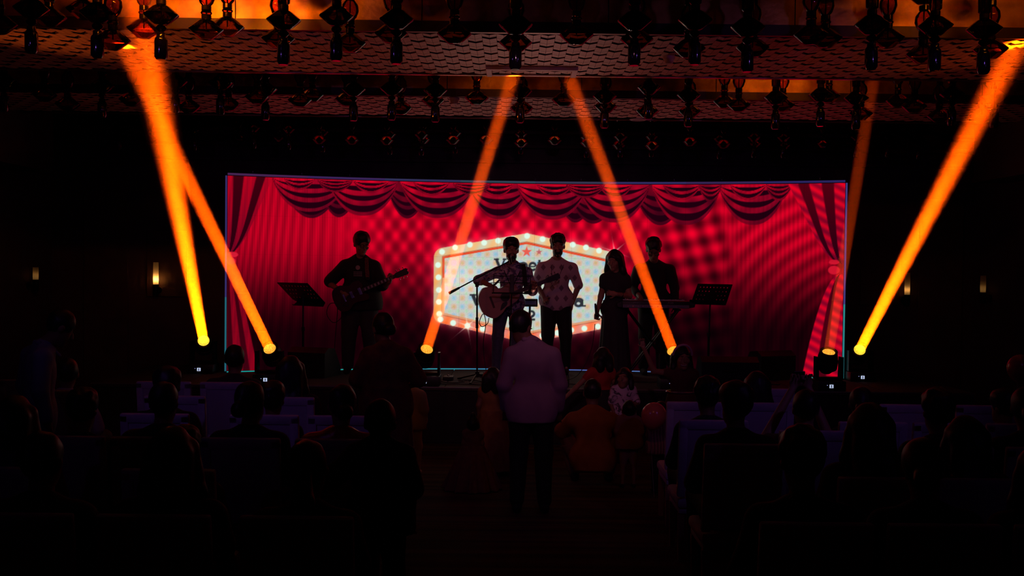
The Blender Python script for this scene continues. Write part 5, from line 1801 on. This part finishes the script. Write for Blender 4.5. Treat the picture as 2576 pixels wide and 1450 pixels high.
# darker rear rows, nearer to the camera
cnt = {}
for k_, px_, yt_ in REAR:
    side = 'left' if px_ < 1288 else 'right'
    rowp = 'second-last' if yt_ < 1150 else 'last'
    key = (side, rowp)
    cnt[key] = cnt.get(key, 0) + 1
    spectator(k_, px_, yt_, '%s, %s from left, %s row, %s block' % (KINDS[k_][2], ORD[cnt[key] - 1], rowp, side))

# ------------------------------------------------------------------ standing guests and children before the stage
def floor_at(px_, Y): return (at(px_, 1000, Y).x, Y, 0)
M_LILAC = cloth('lilac_shirt', (.46, .30, .42), (.40, .26, .38), 8)
J = stand(1.72, hd=(-.10, -.07, 1.545), nk=(-.02, -.03, 1.44), che=(0, -.01, 1.25), sL=(-.18, 0, 1.35), sR=(.18, 0, 1.35), eL=(-.235, .04, 1.08), wL=(-.215, -.10, .84), eR=(.235, .02, 1.08), wR=(.225, -.08, .84))
# facing the stage: local -Y points away from the camera, so mirror left and right
def mirror(J):
    K = {}
    for k_, v_ in J.items():
        if k_ == 's': K[k_] = v_; continue
        w_ = np.array(v_, float) * V3(-1, 1, 1)
        if k_[-1] in 'LR' and len(k_) == 2:
            K[k_[0] + ('R' if k_[1] == 'L' else 'L')] = w_
        else:
            K[k_] = w_
    return K
person('person', 'man in a lilac shirt and black trousers standing in the aisle with bowed head', mirror(J), floor_at(1338, 8.2), PI, .010, SK[1], ('short', HAIR), ('collar', M_LILAC, 1.85, .16), ('trousers', C_BLACK), C_BLACK, yaw=-.45, pitch=.45, hs=1.08, fat=1.0, leg=1.05, cat='man', group='standing guests', seed=2.2)
M_DKOR = cloth('dark_orange', (.20, .06, .02), (.10, .03, .015), 12)
J = stand(1.60, hd=(.05, -.05, 1.60), eL=(-.30, -.06, 1.12), wL=(-.18, -.25, 1.02), eR=(.28, .02, 1.12), wR=(.22, -.2, .95))
person('person', 'woman in a dark orange outfit standing left of the aisle, seen from behind', J, floor_at(972, 8.7), PI, .012, SK[1], ('lowbun', HAIR), ('loose', M_DKOR, 1.1, .2), ('skirt', M_DKOR, .03, .20, .27, 10), C_BLACK, yaw=.6, pitch=.2, hs=1.08, fat=1.3, cat='woman', group='standing guests', seed=.9)
M_PALEB = cloth('pale_blue_shirt', (.22, .23, .38), (.18, .19, .32), 9)
J = stand(1.72, hd=(-.10, -.14, 1.58), nk=(-.02, -.04, 1.44), pitch=0) if False else stand(1.72, hd=(-.04, -.16, 1.56), nk=(-.01, -.05, 1.44), che=(0, -.02, 1.25))
person('person', 'man in a pale blue shirt standing at the far left, bending forward', J, floor_at(92, 7.3), PI + .7 - 1.6, .012, SK[1], ('short', HAIR), ('collar', M_PALEB, 1.85, .18), ('trousers', C_BLACK), C_BLACK, yaw=0, pitch=.6, cat='man', group='standing guests', seed=5.2)
M_WHITE = cloth('white', (.60, .52, .56), (.55, .48, .52), 7)
p = at_z(175, 905, 1.22)
person('person', 'seated guest with a white shawl behind the pale-blue-shirted man', sit(1.22), (p.x, p.y, 0), PI, .014, SK[1], ('short', HAIR), ('loose', M_WHITE, 1.3, .06), ('trousers', C_BLACK), None, yaw=.3, cat='guest', seed=1.4)
chair(p.x, p.y, 'white chair under the guest with the white shawl')

def child(h, **ov):
    J = stand(1.75, **ov)
    s = h / 1.75
    J = {k_: (np.array(v_) * s if k_ != 's' else s) for k_, v_ in J.items()}
    # children: larger head, lower neck
    J['hd'] = J['hd'] + V3(0, 0, -.035)
    return J
CH = 'children and parents before the stage'
M_YEL = cloth('yellow_dress', (.34, .17, .05), (.28, .13, .04), 20)
person('person', 'little girl in a long yellowish dress beside the lilac-shirted man', child(1.04), floor_at(1240, 9.7), PI, .010, SK[1], ('bob', HAIR), ('fit', M_YEL, .2, .1, 'bodice'), ('gown', M_YEL, .05, .12, .27, 11), C_BLACK, yaw=-.25, hs=.86, fat=1.15, cat='girl', group=CH, seed=.3)
M_PINKD = cloth('puffy_dress', (.22, .08, .06), (.15, .05, .045), 22)
person('person', 'toddler girl with a topknot in a wide puffy skirt on the floor', child(.66), floor_at(1191, 9.0), PI, .010, SK[1], ('bun', HAIR), ('fit', M_PINKD, .3, .08, 'bodice'), ('puff', M_PINKD, .01, .10, .26, 12), None, hs=.70, fat=1.25, cat='girl', group=CH, seed=.7)
J = child(1.0)
person('person', 'child in a white jacket and pale trousers partly behind the orange-clad woman', J, floor_at(1036, 9.6), PI - .3, .011, SK[2], ('short', HAIR), ('loose', M_WHITE, 1.8, .14), ('trousers', M_WHITE), M_WHITE, hs=.84, fat=1.1, cat='child', group=CH, seed=.2)
# boy silhouetted close to the camera
J = child(1.32, eL=(-.34, .0, 1.18), wL=(-.50, -.10, .98))
person('person', 'boy standing close in the aisle as a black silhouette', mirror(J), floor_at(957, 5.3), PI, .012, SK[1], ('short', HAIR), ('loose', C_BLACK, 1.0, .12), ('trousers', C_BLACK), C_BLACK, hs=.98, fat=1.2, cat='boy', group=CH, seed=.4)

# squatting figures
def squat(h=.95, **ov):
    s = h / .95
    J = dict(pel=(0, .06, .24), che=(0, -.02, .52), nk=(0, -.06, .68), hd=(0, -.10, .83), sL=(-.19, -.04, .60), eL=(-.28, -.20, .44), wL=(-.16, -.38, .42), sR=(.19, -.04, .60), eR=(.28, -.20, .44), wR=(.16, -.38, .42),
             hL=(-.10, .06, .22), kL=(-.26, -.28, .42), aL=(-.16, -.06, .09), hR=(.10, .06, .22), kR=(.26, -.28, .42), aR=(.16, -.06, .09))
    J.update(ov)
    J = {k_: np.array(v_, float) * s for k_, v_ in J.items()}
    J['s'] = s
    return J
M_MUST = cloth('mustard_shirt', (.42, .15, .025), (.34, .11, .02), 10)
M_KHAKI = cloth('khaki', (.22, .12, .07))
person('person', 'man in a mustard shirt squatting among the children before the stage', squat(.95), floor_at(1492, 9.35), PI, .011, SK[1], ('short', HAIR), ('loose', M_MUST, .9, .10), ('trousers', M_KHAKI), C_BLACK, pitch=.1, fat=1.05, cat='man', group=CH, seed=3.3)
M_ROSE = cloth('rose_tshirt', (.28, .13, .15), (.24, .11, .13), 10)
person('person', 'small boy in a dusty pink t-shirt next to the squatting man', child(.80), floor_at(1583, 9.15), PI, .011, SK[1], ('short', HAIR), ('loose', M_ROSE, .9, .12), ('shorts', M_ROSE), C_BLACK, hs=.76, fat=1.25, cat='boy', group=CH, seed=1.9)
M_STR = pattern_cloth('striped_shirt', (.34, .17, .13), (.16, .07, .06), 12, .45, .6, 'stripe')
person('person', 'child in a striped shirt hidden behind the orange balloon', child(.82), floor_at(1664, 8.95), PI + .25, .011, SK[1], ('short', HAIR), ('loose', M_STR, 1.1, .15), ('trousers', C_BLACK), C_BLACK, hs=.74, fat=1.35, pitch=.3, cat='child', group=CH, seed=1.5)
M_RED = cloth('red_top', (.42, .03, .03), (.34, .02, .02), 10)
J = child(1.16, eL=(-.42, -.06, 1.10), wL=(-.66, -.10, .88), hd=(.02, -.03, 1.62))
person('person', 'curly-haired girl in a red top stretching her arm along the stage edge', mirror(J), floor_at(1512, 10.75), PI + .35, .010, SK[0], ('bob', HAIR), ('fit', M_RED, .35, .1), ('skirt', C_DARK, .25, .13, .20, 9), C_BLACK, hs=.92, fat=1.1, cat='girl', group=CH, seed=2.6)
M_WPAT = pattern_cloth('white_leaf_print', (.62, .50, .62), (.08, .06, .10), 16, .52, .60)
J = child(.98, eR=(.26, -.06, 1.10), wR=(.0, -.22, 1.05), eL=(-.25, .0, 1.1), wL=(-.22, -.12, .92))
person('person', 'small child in a white leaf-print shirt glancing up towards the left', J, floor_at(1568, 10.35), .25, .009, SK[1], ('bob', HAIR), ('collar', M_WPAT, .9, .12), ('trousers', C_DARK), C_BLACK, yaw=-.6, pitch=-.15, hs=.84, fat=1.1, cat='child', group=CH, seed=2.8)
M_WINE = cloth('wine_top', (.10, .012, .018), (.08, .01, .015), 10)
J = child(1.24, eL=(-.40, -.02, 1.38), wL=(-.56, -.06, 1.72), hd=(.0, -.02, 1.62))
hb = person('person', 'smiling girl with a pale headband raising one arm, facing the camera', J, floor_at(1714, 10.1), .0, .008, SK[0], ('bob', HAIR), ('fit', M_WINE, .25, .1), ('skirt', M_WINE, .35, .14, .22, 10), C_BLACK, yaw=.12, hs=.94, fat=1.05, handL={'d': (-.25, 0, 1), 'grip': .15, 'n': (0, -1, 0)}, cat='girl', group=CH, seed=3.9)
hc = J['hd']
pts = [(hc[0] + .100 * .94 * math.cos(a), hc[1] - .01 - .055 * math.sin(a), hc[2] + .035 + .115 * .94 * math.sin(a)) for a in [PI * i / 12 for i in range(13)]]
MB().tube(pts, .012, 8).build('headband', mat('headband_pink', (.55, .30, .42), .5), hb, True)
MB().tube([(hc[0] + .15 * math.cos(a), .0 + .10 * math.sin(a), J['pel'][2] + .10) for a in [2 * PI * i / 20 for i in range(21)]], .012, 6).build('belt', mat('glitter_belt', (.5, .45, .6), .2, .8, noise=(160, 2), base2=(.2, .15, .4)), hb, True)
MB().tube([(hc[0] + .03 * math.cos(a), hc[1] - .098, hc[2] - .047 - .016 * math.sin(a)) for a in [PI * (.1 + .8 * i / 8) for i in range(9)]], .0045, 6).build('teeth', mat('teeth', (.6, .55, .5), .3), hb, True)
# spectator holding up a phone
p = at_z(2022, 985, 1.22)
pp = at(2012, 940, p.y + .32)
def loc2(q): return (-(q.x - p.x), -(q.y - p.y), q.z)
a_ = loc2(pp)
J = sit(1.22); s_ = J['s']
J['wR'] = V3(a_[0] + .055, a_[1] + .03, a_[2] - .10); J['wL'] = V3(a_[0] - .055, a_[1] + .03, a_[2] - .10)
J['eR'] = V3(.24, -.10, .86); J['eL'] = V3(-.22, -.10, .86)
person('person', 'spectator holding a phone up with both hands before the right drape', J, (p.x, p.y, 0), PI, .011, SK[2], ('short', HAIR), ('fit', CL['grey'], .7, .06), ('trousers', C_BLACK), None, cat='spectator', handL={'d': (.2, 0, 1), 'grip': .8, 'n': (0, 1, 0)}, handR={'d': (-.2, 0, 1), 'grip': .8, 'n': (0, 1, 0)}, group='seated spectators', seed=6.1)
chair(p.x, p.y, 'white chair under the spectator filming with a phone')
t = thing('phone', 'dark phone held up in two raised hands', 'phone', (pp.x, pp.y + .01, pp.z - .06))
MB().box((-.04, -.005, -.075), (.04, .005, .075), bev=.004).build('body', M_BLACK, t)
MB().box((-.030, .0052, .045), (-.005, .008, .070)).build('camera_bump', M_BLACKM, t)
MB().box((-.036, -.0062, -.07), (.036, -.0052, .07)).build('screen', mat('phone_glass', (.01, .01, .012), .1), t)

# balloons
def balloon(px_, py_, Y, r, m, label, tilt=.2, hold=None):
    c = at(px_, py_, Y)
    t = thing('balloon', label, 'balloon', c)
    prof = []
    for i in range(17):
        a = -PI / 2 + PI * i / 16
        k_ = 1 + .10 * (1 if math.sin(a) > 0 else 1.5) * max(-math.sin(a), 0)
        prof.append((max(r * math.cos(a) * (1 - .06 * max(-math.sin(a), 0)), .004 if i in (0, 16) else 0), r * 1.04 * math.sin(a) * k_))
    prof[-1] = (0, prof[-1][1])
    M = Matrix.Rotation(tilt, 4, 'Y')
    MB().lathe(prof, 28, M=M).build('skin', m, t, True)
    MB().lathe([(.016, -r * 1.24), (.012, -r * 1.215), (.004, -r * 1.19)], 10, M=M).build('knot', m, t, True)
    kz = M @ Vector((0, 0, -r * 1.24))
    MB().tube([kz, kz + Vector((.01, .02, -.15)), Vector((.02, .05, .004 - c.z))], .0012, 5).build('string', M_WHITE, t, True)
balloon(1645, 1046, 8.72, .112, mat('balloon_orange', (.62, .16, .13), .18, spec=.6), 'orange-pink balloon held before the child in the striped shirt')
balloon(2568, 926, 7.6, .10, mat('balloon_red', (.42, .07, .05), .2, spec=.6), 'dark red balloon at the right picture edge')

# ------------------------------------------------------------------ wall sconces
def sconce(p, ndir, label, watts, L=.30):
    t = thing('wall_sconce', label, 'wall lamp', p)
    n = Vector(ndir)
    M_SH = bpy.data.materials.get('sconce_shade')
    if M_SH is None:
        M_SH = bpy.data.materials.new('sconce_shade')
        M_SH.use_nodes = True
        nt = M_SH.node_tree
        nt.nodes.clear()
        tr = nt.nodes.new('ShaderNodeBsdfTranslucent'); tr.inputs[0].default_value = (.9, .72, .5, 1)
        df = nt.nodes.new('ShaderNodeBsdfDiffuse'); df.inputs[0].default_value = (.6, .5, .4, 1)
        mx_ = nt.nodes.new('ShaderNodeMixShader'); mx_.inputs[0].default_value = .2
        o_ = nt.nodes.new('ShaderNodeOutputMaterial')
        nt.links.new(tr.outputs[0], mx_.inputs[1]); nt.links.new(df.outputs[0], mx_.inputs[2]); nt.links.new(mx_.outputs[0], o_.inputs[0])
    q = n * .10
    MB().lathe([(.036, 0), (.036, L)], 20, M=Matrix.Translation(q)).mesh
    sh = MB()
    N = 20
    vs, fs = [], []
    for zz, r_ in ((0, .034), (L * .25, .036), (L * .5, .036), (L * .75, .036), (L, .034)):
        for k_ in range(N):
            a = 2 * PI * k_ / N
            vs.append((q.x + r_ * math.cos(a), q.y + r_ * math.sin(a), zz))
    for i in range(4):
        for k_ in range(N):
            a, b = i * N + k_, i * N + (k_ + 1) % N
            fs.append((a, b, b + N, a + N))
    sh.add(vs, fs).build('shade', M_SH, t, True)
    MB().lathe([(.038, 0), (.038, -.12), (.030, -.15), (0, -.15)], 20, M=Matrix.Translation(q)).build('socket', M_BLACKM, t, True)
    MB().tube([q + Vector((0, 0, -.08)), q * .5 + Vector((0, 0, -.08)), Vector((0, 0, -.08))], .014, 10).build('arm', M_BLACKM, t, True)
    MB().lathe([(.05, 0), (.05, .012), (0, .014)], 20, M=frame_to(Vector((0, 0, -.08)), n)).build('wall_plate', M_BLACKM, t, True)
    MB().lathe([(.0, .01), (.012, .015), (.016, .03), (.010, .05), (0, .055)], 12, M=Matrix.Translation(q)).build('bulb', emit('sconce_bulb', (1.0, .62, .22), .5), t, True)
    ld = bpy.data.lights.new('sconce_light', 'POINT')
    ld.color = (1.0, .50, .14); ld.energy = watts; ld.shadow_soft_size = .012
    lo = bpy.data.objects.new('sconce_light', ld)
    COL.objects.link(lo)
    lo.location = Vector(p) + q + Vector((0, 0, .07))
WP = YB - .032
c1 = at(392, 716, WP - .1); sconce((c1.x, WP, c1.z), (0, -1, 0), 'glowing cylindrical wall sconce left of the video wall', .5)
c2 = at(2282, 742, WP - .1); sconce((c2.x, WP, c2.z), (0, -1, 0), 'cylindrical wall sconce right of the video wall below the broad beam', .06)
c3 = at(89, 704, 12.9); sconce((-RX + .002, 12.95, c3.z), (1, 0, 0), 'small dim sconce on the far left side wall', .007, .16)
c4 = at(2481, 736, 13.1); sconce((RX - .002, 13.1, c4.z), (-1, 0, 0), 'small dim sconce on the far right side wall', .005, .22)
